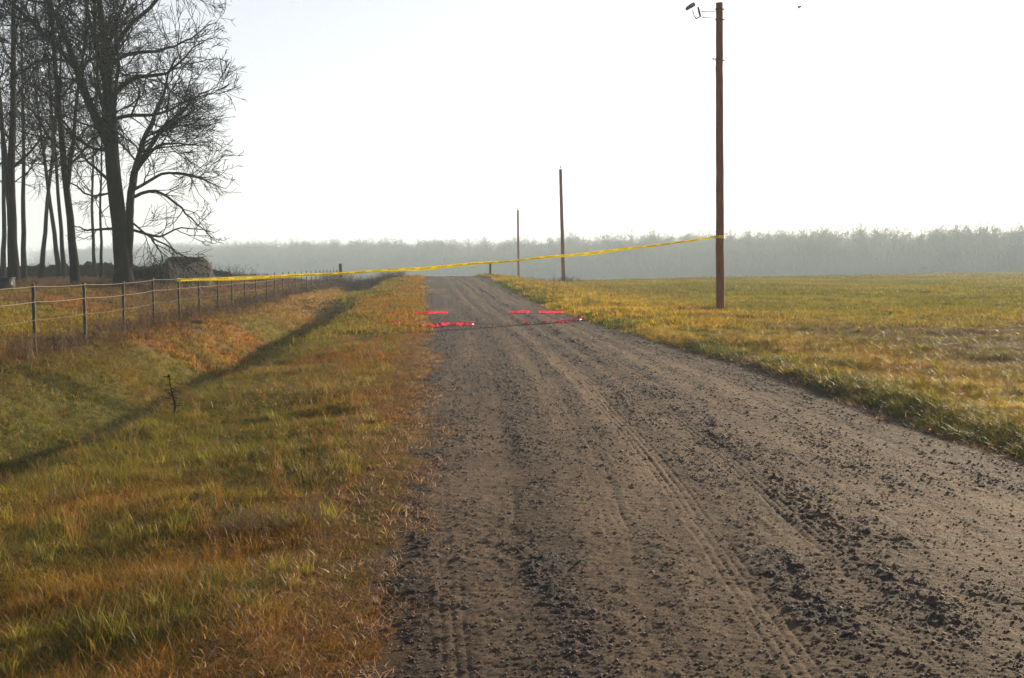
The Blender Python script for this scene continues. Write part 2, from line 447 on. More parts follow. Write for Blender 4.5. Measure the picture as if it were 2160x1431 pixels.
def road_surface(x, y):
    """returns (relief in metres, mask xyz)"""
    u = x - drift(x, y) * 0.93
    wob = 0.10 * (fbm(y, y * 0, 0.35, 3, 77) - .5)
    u = u + wob
    def row(c, w, y0=-10, y1=300, amp=1.0):
        return amp * bell(u, c, w) * sm(y0, y0 + 1.5, y) * (1 - sm(y1 - 3, y1, y))
    breakup = sm(0.34, 0.62, fbm(x, y * 0.6, 2.6, 4, 91))
    brk2 = sm(0.35, 0.6, fbm(x * 1.3, y * 0.35, 5.5, 3, 93))
    loose = (row(2.32, .14, amp=1.05) + row(2.45, .24, 4, amp=.6) + row(1.80, .16, amp=.9) + row(0.45, .34, y1=7.5, amp=1.0) + row(-0.05, .16, amp=.8)
             + row(1.22, .13, amp=.55) + row(0.62, .10, 5, amp=.8) + row(3.15, .14, 6, amp=.6) + row(3.9, .2, amp=.55)
             + row(0.25, .12, 8, amp=.5) + 0.95 * sm(4.35, 4.9, x))
    loose = loose * (0.35 + 0.85 * breakup) + 0.30 * sm(.55, .75, brk2 * breakup) + 0.22 * sm(.5, .75, fbm(x, y * .5, .8, 3, 95))
    loose = loose + 0.50 * sm(12, 32, y)
    dusty = 0.55 * (row(1.50, .17) + row(.95, .15) + row(2.02, .09) + row(2.85, .2) + row(3.45, .25) + row(.1, .05, 4, 9)) * (0.4 + 0.8 * sm(.3, .6, fbm(x * 2, y * .6, 1.5, 3, 97)))
    dusty = dusty * (1 - 0.3 * sm(14, 28, y))
    streak = fbm(u * 5.5, y * .14, 1.0, 4, 131)
    dusty = dusty + 0.60 * sm(.52, .68, streak) * (.4 + .6 * sm(.3, .6, fbm(x, y, 2.2, 3, 133)))
    loose = loose + 0.40 * sm(.50, .34, streak) * (.3 + .7 * sm(.35, .6, fbm(x, y, 2.8, 3, 135)))
    # lie: shallow wheel paths, ridges of loose stuff between them
    z = 0.007 * loose - 0.008 * dusty
    z = z + 0.030 * (fbm(x, y, 1.3, 4, 101) - .5)
    z = z + 0.013 * (fbm(x, y, 9.0, 3, 103) - .5) * (0.45 + loose)
    z = z + 0.020 * (fbm(x * .8, y * 1.2, 30.0, 3, 105, .7) - .5) * (0.60 + .30 * loose)
    z = z + 0.009 * sm(.70, .9, vnoise(x * 26, y * 26, 107)) * loose
    # tyre prints: lengthwise grooves and cross lugs
    def print_(c, w, per, depth, y0, y1, lug):
        inside = sm(w, w * .86, np.abs(u - c)) * sm(y0, y0 + .4, y) * (1 - sm(y1 - 1.5, y1, y))
        ph = (u - c) / per
        gr = sm(0.22, 0.46, np.abs(ph - np.round(ph)))
        lg = sm(0.30, 0.45, np.abs((y + 0.6 * np.abs(u - c)) / lug - np.round((y + .6 * np.abs(u - c)) / lug)))
        patch = sm(.30, .55, fbm(u * 1.2, y * .3, 1.0, 3, 109)) * (.55 + .45 * sm(.3, .5, fbm(x, y, 4.0, 3, 119)))
        return inside * patch, inside * (depth * gr + 0.0 * lg) * patch
    wear = 0
    for c, w, per, dep, y0, y1, lug in ((1.52, .13, .052, .0048, 1, 15, .055), (1.02, .11, .050, .005, 1, 11, .05), (0.70, .08, .05, .004, 3, 14, .05),
                                        (2.16, .10, .050, .0048, 1, 12, .06), (0.12, .08, .05, .005, 1, 9, .05), (3.3, .12, .05, .005, 3, 12, .05)):
        i, g = print_(c, w, per, dep, y0, y1, lug)
        z = z - g; wear = wear + i * .6
    dusty = np.clip(dusty + 0.12 * wear, 0, 1)
    loose = np.clip(loose * (1 - .6 * np.clip(wear, 0, 1)), 0, 1)
    dL = x - left_edge(y); dR = right_edge(y) - x
    e = np.minimum(dL, dR)
    z = z + np.clip(e * 0.30, -0.12, 0.0) - 0.0 * e
    z = z - 0.02 * (1 - sm(0, .5, np.minimum(e, .5)))
    dead = (1 - sm(0.0, 0.34, dL + 0.5 * (fbm(x, y, 3.0, 4, 111) - .5))) * 0.9
    dead = np.maximum(dead, (1 - sm(0.0, 0.30, dR + .4 * (fbm(x, y, 3.0, 4, 113) - .5))) * .7)
    return z, np.stack([loose, dusty, np.clip(dead, 0, 1)], -1)

ys = np.concatenate([np.linspace(-6, 2.6, 30)[:-1], 1 / np.linspace(1 / 2.6, 1 / 3.5, 60)[:-1], 1 / np.linspace(1 / 3.5, 1 / 140, 640)])
xs = np.linspace(-0.62, 5.85, 620)
XX, YY = np.meshgrid(xs, ys)
zr, mask = road_surface(XX, YY)
ZZ = height(XX, YY) + 0.012 + zr
n, k = XX.shape
idx = np.arange(n * k).reshape(n, k)
F = np.stack([idx[:-1, :-1], idx[:-1, 1:], idx[1:, 1:], idx[1:, :-1]], -1).reshape(-1, 4)
me = mesh_np("road", np.stack([XX, YY, ZZ], -1).reshape(-1, 3), F, M_ROAD, True)
vattr(me, "mask", mask.reshape(-1, 3))
road = put(bpy.data.objects.new("road", me), kind="structure")
road["label"] = "unpaved gravel road with tyre prints and ridges of loose stones"

# ------------------------------------------------------------------ instancing of stuff (geometry nodes, sources not linked to the scene)
def source_coll(name, meshes):
    c = bpy.data.collections.new(name)
    for i, me in enumerate(meshes):
        c.objects.link(bpy.data.objects.new("%s_%02d" % (name, i), me))
    return c

def scatter(name, coll, P, rot, scl, vi, col, label, kind="stuff"):
    me = bpy.data.meshes.new(name)
    me.vertices.add(len(P)); me.vertices.foreach_set("co", np.ascontiguousarray(P, dtype=np.float32).ravel())
    vattr(me, "rot", rot); vattr(me, "scl", scl); vattr(me, "vi", vi, 'INT')
    if col is not None: vattr(me, "gcol", col)
    me.update()
    o = put(bpy.data.objects.new(name, me), kind=kind)
    o["label"] = label
    ng = bpy.data.node_groups.new(name + "_spread", 'GeometryNodeTree')
    ng.interface.new_socket("Geometry", in_out='INPUT', socket_type='NodeSocketGeometry')
    ng.interface.new_socket("Geometry", in_out='OUTPUT', socket_type='NodeSocketGeometry')
    gi = ng.nodes.new("NodeGroupInput"); go = ng.nodes.new("NodeGroupOutput")
    ci = ng.nodes.new("GeometryNodeCollectionInfo"); ci.inputs[0].default_value = coll
    ci.inputs["Separate Children"].default_value = True; ci.inputs["Reset Children"].default_value = True
    ip = ng.nodes.new("GeometryNodeInstanceOnPoints"); ip.inputs["Pick Instance"].default_value = True
    def named(nm, t):
        a = ng.nodes.new("GeometryNodeInputNamedAttribute"); a.data_type = t; a.inputs[0].default_value = nm
        return [s for s in a.outputs if s.enabled and s.name == "Attribute"][0]
    ng.links.new(gi.outputs[0], ip.inputs["Points"]); ng.links.new(ci.outputs[0], ip.inputs["Instance"])
    ng.links.new(named("vi", 'INT'), ip.inputs["Instance Index"])
    ng.links.new(named("rot", 'FLOAT_VECTOR'), ip.inputs["Rotation"])
    ng.links.new(named("scl", 'FLOAT_VECTOR'), ip.inputs["Scale"])
    ng.links.new(ip.outputs[0], go.inputs[0])
    md = o.modifiers.new("spread", 'NODES'); md.node_group = ng
    return o

def blades(n, rad, h0, h1, w, lean, seed, curl=0.6, mat=None):
    """a tuft: n blades of three quads narrowing to the tip"""
    g = np.random.default_rng(seed)
    a = g.random(n) * 2 * np.pi; rr = rad * np.sqrt(g.random(n))
    base = np.stack([rr * np.cos(a), rr * np.sin(a), np.full(n, -0.012)], -1)
    h = h0 + (h1 - h0) * g.random(n) ** 1.6
    az = g.random(n) * 2 * np.pi
    ln = lean * (0.25 + g.random(n))
    d = np.stack([np.cos(az), np.sin(az), 0 * az], -1)
    s = np.stack([-np.sin(az + g.normal(0, .7, n)), np.cos(az), 0 * az], -1)
    s /= np.linalg.norm(s, axis=1, keepdims=True)
    V = []; ks = (0, .4, .75, 1.0)
    for t in ks:
        c = base + d * (h * ln * t ** (1 + curl))[:, None] + np.array([0, 0, 1.]) * (h * t * (1 - .25 * ln * t))[:, None]
        ww = w * (1.0 - 0.92 * t) * (.7 + .6 * g.random(n)) / 2
        V.append(c - s * ww[:, None]); V.append(c + s * ww[:, None])
    V = np.stack(V, 1)
    F = []
    b = np.arange(n)[:, None] * 8
    for k in range(3): F.append(np.concatenate([b + 2 * k, b + 2 * k + 1, b + 2 * k + 3, b + 2 * k + 2], 1))
    me = mesh_np("tuft", V.reshape(-1, 3), np.concatenate(F), mat or M_GRASS)
    vattr(me, "bv", np.repeat(g.random(n), 8), 'FLOAT')
    return me

def stalks(n, rad, h0, h1, seed, w=0.004, side=5):
    """dry weed: thin stems with short side twigs"""
    g = np.random.default_rng(seed); G = Geo()
    a = g.random(n) * 6.28; rr = rad * np.sqrt(g.random(n)); h = h0 + (h1 - h0) * g.random(n)
    P = np.zeros((n, 4, 3)); P[:, 0] = np.stack([rr * np.cos(a), rr * np.sin(a), np.full(n, -.01)], -1)
    dr = np.stack([g.normal(0, .28, n), g.normal(0, .28, n), np.ones(n)], -1)
    for k in range(1, 4):
        P[:, k] = P[:, k - 1] + dr * (h / 3)[:, None]; dr = dr + g.normal(0, .10, (n, 3))
    rad_ = w * np.linspace(1, .4, 4)[None].repeat(n, 0)
    G.tubes(P, rad_, 3)
    m = n * side
    pi = g.integers(0, n, m); t = .35 + .65 * g.random(m)
    q = P[pi, 1] * (1 - t)[:, None] + P[pi, 3] * t[:, None]
    d = np.stack([g.normal(0, .7, m), g.normal(0, .7, m), g.random(m) * .9 + .2], -1); d /= np.linalg.norm(d, axis=1, keepdims=True)
    L = (h[pi] * .22) * (.4 + g.random(m))
    Q = np.stack([q, q + d * (L * .5)[:, None] + [0, 0, .004], q + d * L[:, None] + [0, 0, .012]], 1)
    G.tubes(Q, np.stack([np.full(m, w * .5), np.full(m, w * .6), np.full(m, w * .25)], 1), 3)
    me = G.mesh("stalk", M_WEED)
    vattr(me, "bv", np.random.default_rng(seed + 1).random(len(me.vertices)) * .7, 'FLOAT')
    return me

TURF = source_coll("turf_source", [blades(42, .085, .03, .085, .0036, 1.3, 100 + i, 1.0) for i in range(5)] + [blades(26, .07, .05, .15, .0040, 1.1, 110 + i, 1.1) for i in range(3)])
TUFT = source_coll("tuft_source", [blades(60, .06, .06, .19, .0060, .75, 120 + i) for i in range(4)])
FARTURF = source_coll("far_source", [blades(34, .26, .05, .15, .020, .8, 130 + i, mat=M_FARGRASS) for i in range(5)])
LITTER = source_coll("litter_source", [blades(16, .07, .015, .05, .0040, 2.6, 140 + i, .2) for i in range(4)])
WEEDS = source_coll("weed_source", [stalks(9, .10, .18, .42, 150 + i) for i in range(5)])

def in_view(x, y, m=3.5):
    az = np.degrees(np.arctan2(x, y))
    return (az > -21.4 - m) & (az < 31.7 + m)

def sample(nraw, y0, y1, dens, seed, allow):
    """random points in the seen wedge between y0 and y1, dens per square metre"""
    g = np.random.default_rng(seed)
    xa, xb = -0.50 * y1 - 1.5, 0.74 * y1 + 1.5
    n = int(dens * (y1 - y0) * (xb - xa))
    x = xa + (xb - xa) * g.random(n); y = y0 + (y1 - y0) * g.random(n)
    az_ok = (x > -0.50 * y - 1.2) & (x < 0.74 * y + 1.2)
    k = az_ok & allow(x, y)
    return x[k], y[k], g

def off_road(x, y, l=0.0, r=0.0):
    return (x < left_edge(y) - l) | (x > right_edge(y) + r)

parts = []
def turf_band(y0, y1, dens, seed, allow, sc0, sc1, wide=1.0, src=8, hmul=None):
    x, y, g = sample(0, y0, y1, dens, seed, allow)
    n = len(x)
    q = g.normal(0, .32, (2, n))
    col = cover(x + q[0], y + q[1] * (1 + y * .03)) * (0.72 + 0.56 * g.random((n, 1))) * (1 + g.normal(0, .05, (n, 3)))
    s = sc0 + (sc1 - sc0) * g.random(n)
    lush = fbm(x, y, 1.1, 3, 200)
    hz = s * (0.55 + 0.9 * lush)
    if hmul is not None: hz = hz * hmul(x, y)
    rot = np.stack([g.normal(0, .08, n), g.normal(0, .08, n), g.random(n) * 6.28], -1)
    P = np.stack([x, y, height(x, y)], -1)
    return P, rot, np.stack([s * wide, s * wide, hz], -1), g.integers(0, src, n), col

def edge_short(x, y):
    # turf gets short and thin towards the left road edge
    return np.where(x < 2, 0.40 + 0.60 * sm(0.0, 0.9, left_edge(y) - x), 0.75 + 0.5 * sm(0.8, 0.1, x - right_edge(y)) )

def near_allow(x, y):
    g = fbm(x, y, 2.4, 3, 210)
    d = np.where(x < 2, left_edge(y) - x, x - right_edge(y))
    return (d > -0.02) & (g + 0.55 * d > 0.30)

bands = [turf_band(2.2, 6.0, 480, 1, near_allow, .65, 1.05, hmul=edge_short),
         turf_band(6.0, 12.0, 280, 2, near_allow, .75, 1.2, 1.15, hmul=edge_short),
         turf_band(12.0, 24.0, 95, 3, near_allow, .85, 1.4, 1.8, hmul=edge_short)]
def cat(bs): return [np.concatenate([b[i] for b in bs]) for i in range(5)]
P, rot, scl, vi, col = cat(bands)
scatter("grass", TURF, P, rot, scl, vi, col, "short dry and green grass on the verges near the road")
bands = [turf_band(24.0, 48.0, 16, 4, near_allow, .8, 1.3, 1.0, 5), turf_band(48, 110, 6, 5, near_allow, .9, 1.5, 1.6, 5), turf_band(110, 215, 2.0, 6, lambda x, y: (x > 12) & (y < plateau_edge(x) + 6), 1.0, 1.6, 3.0, 5)]
P, rot, scl, vi, col = cat(bands)
print("far turf", len(P))
scatter("field_grass", FARTURF, P, rot, scl, vi, col, "grass and young wheat covering the fields farther off")

# thicker green tufts
def tuft_allow(x, y):
    v = fbm(x, y, 1.7, 3, 61)
    d = np.where(x < 2, left_edge(y) - x, x - right_edge(y))
    rightlip = (x > 4) & (d < .55) & (fbm(x, y, .9, 3, 223) > .44)
    return (d > 0.02) & (((v > .58) & (d > .3)) | rightlip)
x, y, g = sample(0, 2.4, 30, 26, 9, tuft_allow)
n = len(x)
c = lerp(np.ones((n, 1)) * GREEN, OLIVE * 1.3, g.random(n)) * (.7 + .6 * g.random((n, 1)))
s = .55 + .6 * g.random(n)
scatter("tufts", TUFT, np.stack([x, y, height(x, y)], -1), np.stack([0 * x, 0 * x, g.random(n) * 6.28], -1), np.stack([s, s, s * .95], -1), g.integers(0, 4, n), c,
        "thicker green grass tufts in the verges")

def far_tuft(x, y):
    v = fbm(x, y, .5, 3, 261)
    d = np.where(x < 2, left_edge(y) - x, x - right_edge(y))
    return (d > .4) & (v > .56)
x, y, g = sample(0, 14, 60, 2.6, 29, far_tuft)
n = len(x)
c = lerp(np.ones((n, 1)) * GREEN * 1.1, OLIVE, g.random(n)) * (.6 + .6 * g.random((n, 1)))
s = (.6 + .5 * g.random(n)); w = s * np.clip(y / 12, 1, 3.2)
scatter("field_tufts", TUFT, np.stack([x, y, height(x, y)], -1), np.stack([0 * x, 0 * x, g.random(n) * 6.28], -1), np.stack([w, w, s * 1.1], -1), g.integers(0, 4, n), c,
        "darker green clumps dotted over the fields")

# dead litter along the road edges
def lit_allow(x, y):
    dl = x - left_edge(y); dr = right_edge(y) - x
    g_ = fbm(x, y, 4.0, 3, 231)
    L_ = (x < 2) & (dl > -0.7) & (dl < 0.30) & (g_ > .40 + .5 * np.clip(dl, -.1, 1))
    R_ = (x > 3) & (dr > -0.4) & (dr < 0.25) & (g_ > .42 + .6 * np.clip(dr, -.1, 1))
    return L_ | R_
x, y, g = sample(0, 2.4, 26, 240, 13, lit_allow)
n = len(x)
c = lerp(np.ones((n, 1)) * np.array([.24, .12, .06]), np.array([.42, .29, .17]) + 0 * x[:, None], g.random(n) ** 1.5) * (.6 + .7 * g.random((n, 1)))
s = .7 + .8 * g.random(n)
scatter("litter", LITTER, np.stack([x, y, height(x, y) + .012], -1), np.stack([g.normal(0, .2, n), g.normal(0, .2, n), g.random(n) * 6.28], -1), np.stack([s, s, s], -1), g.integers(0, 4, n), c,
        "dead brown grass matted along the road edges")

# dry weeds: along the fence, scattered in the verge, at the plateau rim
def weed_allow(x, y):
    f = (np.abs(x + 7.25) < 0.55) & (y > 15) & (y < 99)
    rim = (x < -4.2) & (y > 78) & (y < 97)
    pas = (x < -9.5) & (y > 40) & (fbm(x, y, .35, 3, 241) > .45) & (y < 84)
    return f | rim | pas
x, y, g = sample(0, 15, 98, 7.0, 17, weed_allow)
keep = (np.abs(x + 7.25) < .55) | (g.random(len(x)) < .45)
x = x[keep]; y = y[keep]; n = len(x)
c = lerp(np.ones((n, 1)) * RED * 1.2, STUB * 1.1 + 0 * x[:, None], g.random(n)) * (.7 + .6 * g.random((n, 1)))
s = .7 + .6 * g.random(n); s = s * np.where(x < -9, .8, 1)
w = s * np.clip(y / 30, 1, 2.6)
scatter("weeds", WEEDS, np.stack([x, y, height(x, y)], -1), np.stack([0 * x, 0 * x, g.random(n) * 6.28], -1), np.stack([w, w, s], -1), g.integers(0, 5, n), c,
        "reddish brown dead weeds along the fence line")
x, y, g = sample(0, 3, 22, 5.0, 19, lambda x, y: (x < left_edge(y) - .2) | (x > right_edge(y) + .3))
n = len(x); s = .25 + .35 * g.random(n)
c = lerp(np.ones((n, 1)) * DRY * 1.3, STRAW + 0 * x[:, None], g.random(n))
scatter("seed_stalks", WEEDS, np.stack([x, y, height(x, y)], -1), np.stack([0 * x, 0 * x, g.random(n) * 6.28], -1), np.stack([s * .8, s * .8, s], -1), g.integers(0, 5, n), c,
        "thin pale seed stalks standing out of the verge grass")

# loose stones on the road
def stone(seed):
    g = np.random.default_rng(seed)
    th = np.linspace(0, np.pi, 5)[1:-1]; V = [[0, 0, 1.]]
    for t in th:
        for k in range(7): V.append([np.sin(t) * np.cos(k * .8976 + t), np.sin(t) * np.sin(k * .8976 + t), np.cos(t)])
    V.append([0, 0, -1.]); V = np.array(V)
    V *= (0.75 + .5 * g.random((len(V), 1))); V *= np.array([1, .8, .6])
    F = []
    for k in range(7):
        F.append([0, 1 + k, 1 + (k + 1) % 7]); F.append([22, 15 + (k + 1) % 7, 15 + k])
        for r in (1, 8):
            a, b = r + k, r + (k + 1) % 7
            F.append([a, a + 7, b + 7]); F.append([a, b + 7, b])
    return mesh_np("stone", V, F, M_STONE)
STONES = source_coll("stone_source", [stone(300 + i) for i in range(6)])
g = np.random.default_rng(23)
n = 240000
y = 1 / (1 / 34 + (1 / 2.6 - 1 / 34) * g.random(n)); x = left_edge(y) - .1 + (5.3 + .1) * g.random(n)
zr, mk = road_surface(x, y)
keep = g.random(n) < (0.13 + 0.48 * np.clip(mk[:, 0], 0, 1) ** 1.2) * sm(0, .05, x - left_edge(y) + .1)
x, y, zr = x[keep], y[keep], zr[keep]; n = len(x)
s = .0022 + .0085 * g.random(n) ** 4 + .006 * (g.random(n) < .02)
s = s * np.clip(y / 6, 1, 1.7)
scatter("gravel", STONES, np.stack([x, y, height(x, y) + .012 + zr + s * .08], -1), np.stack([g.normal(0, .4, n), g.normal(0, .4, n), g.random(n) * 6.28], -1),
        np.stack([s, s, s], -1), g.integers(0, 6, n), None, "loose stones and clods lying on the road")
print("stones", n)
def hgt(x, y): return float(height(np.array([x], float), np.array([y], float))[0])

# ------------------------------------------------------------------ bare trees
def norm(v): return v / (np.linalg.norm(v, axis=-1, keepdims=True) + 1e-9)

def resample(pts, rad, K):
    pts = np.array(pts, float); rad = np.array(rad, float)
    t = np.concatenate([[0], np.cumsum(np.linalg.norm(np.diff(pts, axis=0), axis=1))]); t /= t[-1]
    # smooth by Catmull-Rom like interpolation of a finer polyline
    u = np.linspace(0, 1, K)
    out = np.stack([np.interp(u, t, pts[:, i]) for i in range(3)], -1)
    for _ in range(2):
        out[1:-1] = out[1:-1] * .5 + (out[:-2] + out[2:]) * .25
    return out, np.interp(u, t, rad)

def children(g, P, Rr, ids, per, t0, lenf, radf, ang, up, K, wig, Lmax, rmin=0.004, lens=None):
    """grow a generation of shoots from the polylines P (N,K0,3)"""
    N, K0, _ = P.shape
    L0 = np.linalg.norm(np.diff(P, axis=1), axis=2).sum(1)
    cnt = np.maximum(1, np.round(per * L0 * (0.8 + .4 * g.random(N)))).astype(int)
    pi = np.repeat(np.arange(N), cnt); M = len(pi)
    t = t0 + (1 - t0) * g.random(M) ** .9
    f = t * (K0 - 1); i = np.minimum(f.astype(int), K0 - 2); w = (f - i)[:, None]
    q = P[pi, i] * (1 - w) + P[pi, i + 1] * w
    rr = Rr[pi, i] * (1 - w[:, 0]) + Rr[pi, i + 1] * w[:, 0]
    T = norm(P[pi, i + 1] - P[pi, i])
    rnd = norm(g.normal(0, 1, (M, 3))); side = norm(rnd - T * (rnd * T).sum(-1, keepdims=True))
    a = np.radians(ang) * (0.65 + .7 * g.random(M))
    D = norm(T * np.cos(a)[:, None] + side * np.sin(a)[:, None])
    L = np.minimum(L0[pi] * lenf * (1.15 - .75 * t) * (.55 + .9 * g.random(M)), Lmax)
    r0 = np.minimum(rr * .8, np.maximum(rmin * 1.6, radf * L))
    Q = np.zeros((M, K, 3)); Q[:, 0] = q
    for k in range(1, K):
        Q[:, k] = Q[:, k - 1] + D * (L / (K - 1))[:, None]
        D = norm(D + g.normal(0, wig, (M, 3)) + np.array([0, 0, up]))
    RR = r0[:, None] * np.linspace(1, .35, K)[None]
    return Q, np.maximum(RR, rmin), ids[pi]

def finish_tree(root, g, trunk, limbs, twigs_kw, limb_name="limb", S=8, droop=0.03, density=1.0, rt=0.0105):
    """trunk: list of (pts, radii); limbs: list of (pts, radii). Each limb is its own part with everything that grows on it"""
    G = Geo()
    for pts, rad in trunk:
        p, r = resample(pts, rad, 18)
        p = p + np.random.default_rng(5).normal(0, .015, p.shape)
        G.tubes(p[None], r[None], 12)
    G.obj("trunk", M_BARK, root, True)
    P0 = []; R0 = []
    for pts, rad in limbs:
        p, r = resample(pts, rad, 14)
        w = np.cumsum(g.normal(0, .085, p.shape), 0); w -= w[0]; w -= w[-1] * np.linspace(0, 1, 14)[:, None] * .6; r = r * .74
        P0.append(p + w * np.linspace(0, 1, 14)[:, None]); R0.append(r)
    P0 = np.array(P0); R0 = np.array(R0); id0 = np.arange(len(P0))
    A = children(g, P0, R0, id0, 2.1 * density, .08, .46, .014, 48, .05, 8, .20, 3.6, rt * 1.2)
    B = children(g, A[0], A[1], A[2], 2.6 * density, .10, .60, .012, 40, .03, 6, .13, 2.4, rt * 1.1)
    Cc = children(g, B[0], B[1], B[2], 3.2 * density, .10, .70, .010, 36, droop, 4, .15, 1.7, rt)
    D = children(g, Cc[0], Cc[1], Cc[2], 3.4 * density, .15, .9, .009, 34, droop, 3, .15, 1.1, rt * .85)
    for i in range(len(P0)):
        G = Geo()
        G.tubes(P0[i:i + 1], R0[i:i + 1], S)
        for Q, SS in ((A, 5), (B, 3), (Cc, 3), (D, 3)):
            k = Q[2] == i
            if k.any(): G.tubes(Q[0][k], Q[1][k], SS)
        G.obj(limb_name, M_TWIG if False else M_BARK, root, True)
    return sum(len(q[0]) for q in (A, B, Cc, D))

def px_pts(lst, depth_y, base, jig, g):
    """skeleton measured on the photograph for the big tree, turned into metres at its own distance"""
    out = []
    s = depth_y
    for i, (a, b) in enumerate(lst):
        out.append([(a - 262) * (0.0245 if a < 300 else 0.0245 * (1 - .12 * min(1, (a - 300) / 120))), 0, (605 - b) * 0.0239])
    out = np.array(out)
    n = len(out)
    out[:, 1] = jig * (np.linspace(0, 1, n) ** 1.0)
    return out

g = np.random.default_rng(41)
bx, by = -13.92, 50.0
root = empty("oak_tree", (bx, by, hgt(bx, by) - .05), "largest bare tree, thick dark forking trunk and wide twiggy crown beside the fence", "tree", "bare trees in the pasture on the left")
def PT(l, jig=0): return px_pts(l, 50, None, jig, g)
trunk = [(PT([(262, 609), (262, 600), (262, 585), (260, 540), (256, 480), (251, 410), (245, 335), (243, 255), (245, 180), (239, 120), (230, 50), (224, -40), (215, -140)]),
          [.62, .50, .42, .375, .36, .345, .32, .27, .22, .17, .13, .09, .05]),
         (PT([(266, 590), (271, 540), (273, 480), (276, 420), (284, 370)], .3), [.22, .20, .19, .18, .17])]
L = [([(246, 335), (225, 280), (204, 225), (185, 155), (160, 85), (120, 20), (60, -60)], [.30, .27, .24, .20, .15, .11, .05], -1.0),
     ([(200, 200), (170, 150), (130, 100), (90, 60), (40, 5), (0, -50)], [.15, .13, .11, .09, .07, .03], -2.5),
     ([(190, 170), (150, 150), (100, 150), (60, 180), (20, 200)], [.10, .09, .07, .05, .03], 1.5),
     ([(240, 215), (222, 150), (205, 90), (190, 30), (170, -60)], [.16, .14, .11, .09, .04], 1.5),
     ([(240, 170), (270, 110), (300, 85), (345, 60), (400, 5), (430, -40)], [.17, .15, .12, .10, .06, .03], -1.0),
     ([(240, 175), (262, 140), (300, 130), (350, 125), (400, 100), (450, 60)], [.15, .13, .11, .08, .05, .02], 1.8),
     ([(245, 235), (275, 195), (310, 180), (350, 188), (385, 160), (420, 135), (470, 110)], [.17, .15, .12, .10, .07, .05, .02], -1.5),
     ([(248, 270), (285, 255), (320, 258), (360, 245), (400, 215), (440, 205), (490, 185)], [.13, .12, .10, .08, .06, .04, .02], 1.2),
     ([(236, 150), (250, 90), (262, 30), (285, -30), (300, -100)], [.13, .11, .09, .06, .03], 2.2),
     ([(240, 200), (225, 140), (235, 60), (250, -40), (245, -120)], [.15, .12, .10, .08, .03], -2.2),
     ([(282, 390), (292, 330), (312, 280), (335, 235), (350, 190), (365, 140)], [.20, .17, .14, .10, .07, .03], 1.5),
     ([(283, 375), (316, 322), (352, 275), (390, 240), (430, 215), (470, 200)], [.18, .15, .11, .08, .05, .02], .2),
     ([(284, 380), (300, 355), (345, 320), (390, 312), (430, 315), (480, 328)], [.14, .12, .09, .06, .05, .02], -1.5),
     ([(285, 420), (320, 400), (350, 420), (385, 450), (420, 480), (455, 505)], [.11, .10, .08, .06, .04, .02], 1.0),
     ([(286, 405), (330, 375), (380, 368), (430, 375), (465, 395)], [.10, .09, .07, .05, .02], 2.4),
     ([(282, 485), (315, 495), (345, 500), (370, 485), (410, 480), (465, 490)], [.09, .08, .065, .05, .04, .02], -1.0),
     ([(280, 470), (310, 500), (345, 525), (385, 545), (410, 555)], [.07, .06, .05, .035, .02], 1.6),
     ([(250, 400), (220, 370), (190, 350), (160, 300), (120, 260)], [.12, .10, .08, .06, .03], 1.5),
     ([(254, 480), (225, 485), (190, 478), (160, 465)], [.09, .08, .06, .03], 1.0),
     ([(245, 330), (210, 330), (180, 300), (150, 250), (120, 200)], [.11, .09, .07, .05, .03], -2.0),
     ([(243, 260), (215, 215), (205, 160), (215, 100), (230, 40)], [.12, .10, .08, .06, .03], 2.6),
     ([(252, 410), (215, 420), (195, 400), (170, 385)], [.07, .06, .05, .03], -1.6),
     ([(249, 300), (262, 250), (272, 200), (285, 150), (280, 90)], [.13, .11, .09, .07, .03], -2.6)]
nt = finish_tree(root, g, trunk, [(PT(a, j), r) for a, r, j in L], None, density=.88, rt=.011)
print("big tree shoots", nt)

def forest_tree(name, x, y, H, r0, lean, seed, label, fork=None, bare=.35, density=.8, nl=13, spread=1.0, group="bare trees in the pasture on the left"):
    g = np.random.default_rng(seed)
    root = empty(name, (x, y, hgt(x, y) - .05), label, "tree", group)
    def stem(b, top, r, n=9):
        t = np.linspace(0, 1, n)[:, None]
        p = np.array(b) * (1 - t) + np.array(top) * t
        w = np.cumsum(g.normal(0, .11, (n, 3)) * [1, 1, .2], 0) * (t ** .5)
        return p + w - w[0], r * (1 - .86 * t[:, 0] ** .85) * (1 + .22 * np.exp(-t[:, 0] * 45))
    r0 = r0 * .78
    stems = [stem((0, 0, 0), (lean, g.normal(0, .5), H), r0)]
    if fork:
        fz, fx, fr = fork
        p_, r_ = stems[0]; b_ = [float(np.interp(fz, p_[:, 2], p_[:, k])) for k in range(3)]
        fr = min(fr, float(np.interp(fz, p_[:, 2], r_)) * .72)
        stems.append(stem(b_, (lean + fx, g.normal(0, 1), H * .95), fr))
    limbs = []
    for p, r in stems:
        for k in range(nl):
            t = bare + (1 - bare) * (k + g.random()) / nl
            f = t * (len(p) - 1); i = min(int(f), len(p) - 2); w = f - i
            q = p[i] * (1 - w) + p[i + 1] * w; rr = r[i] * (1 - w) + r[i + 1] * w
            az = k * 2.4 + g.random() * .8
            Ln = spread * (H * .29) * (1.15 - .65 * t) * (.75 + .5 * g.random())
            elev = R(25 + 45 * t)
            pts = [q]
            for s_ in range(1, 6):
                e = elev + .10 * s_
                pts.append(pts[-1] + np.array([math.cos(az) * math.cos(e), math.sin(az) * math.cos(e), math.sin(e)]) * Ln / 5 + g.normal(0, .09, 3))
                az += g.normal(0, .25)
            limbs.append((pts, np.linspace(min(rr * .6, .02 + .022 * Ln), .014, 6)))
    return finish_tree(root, g, stems, limbs, None, density=density, S=5, rt=.0105)

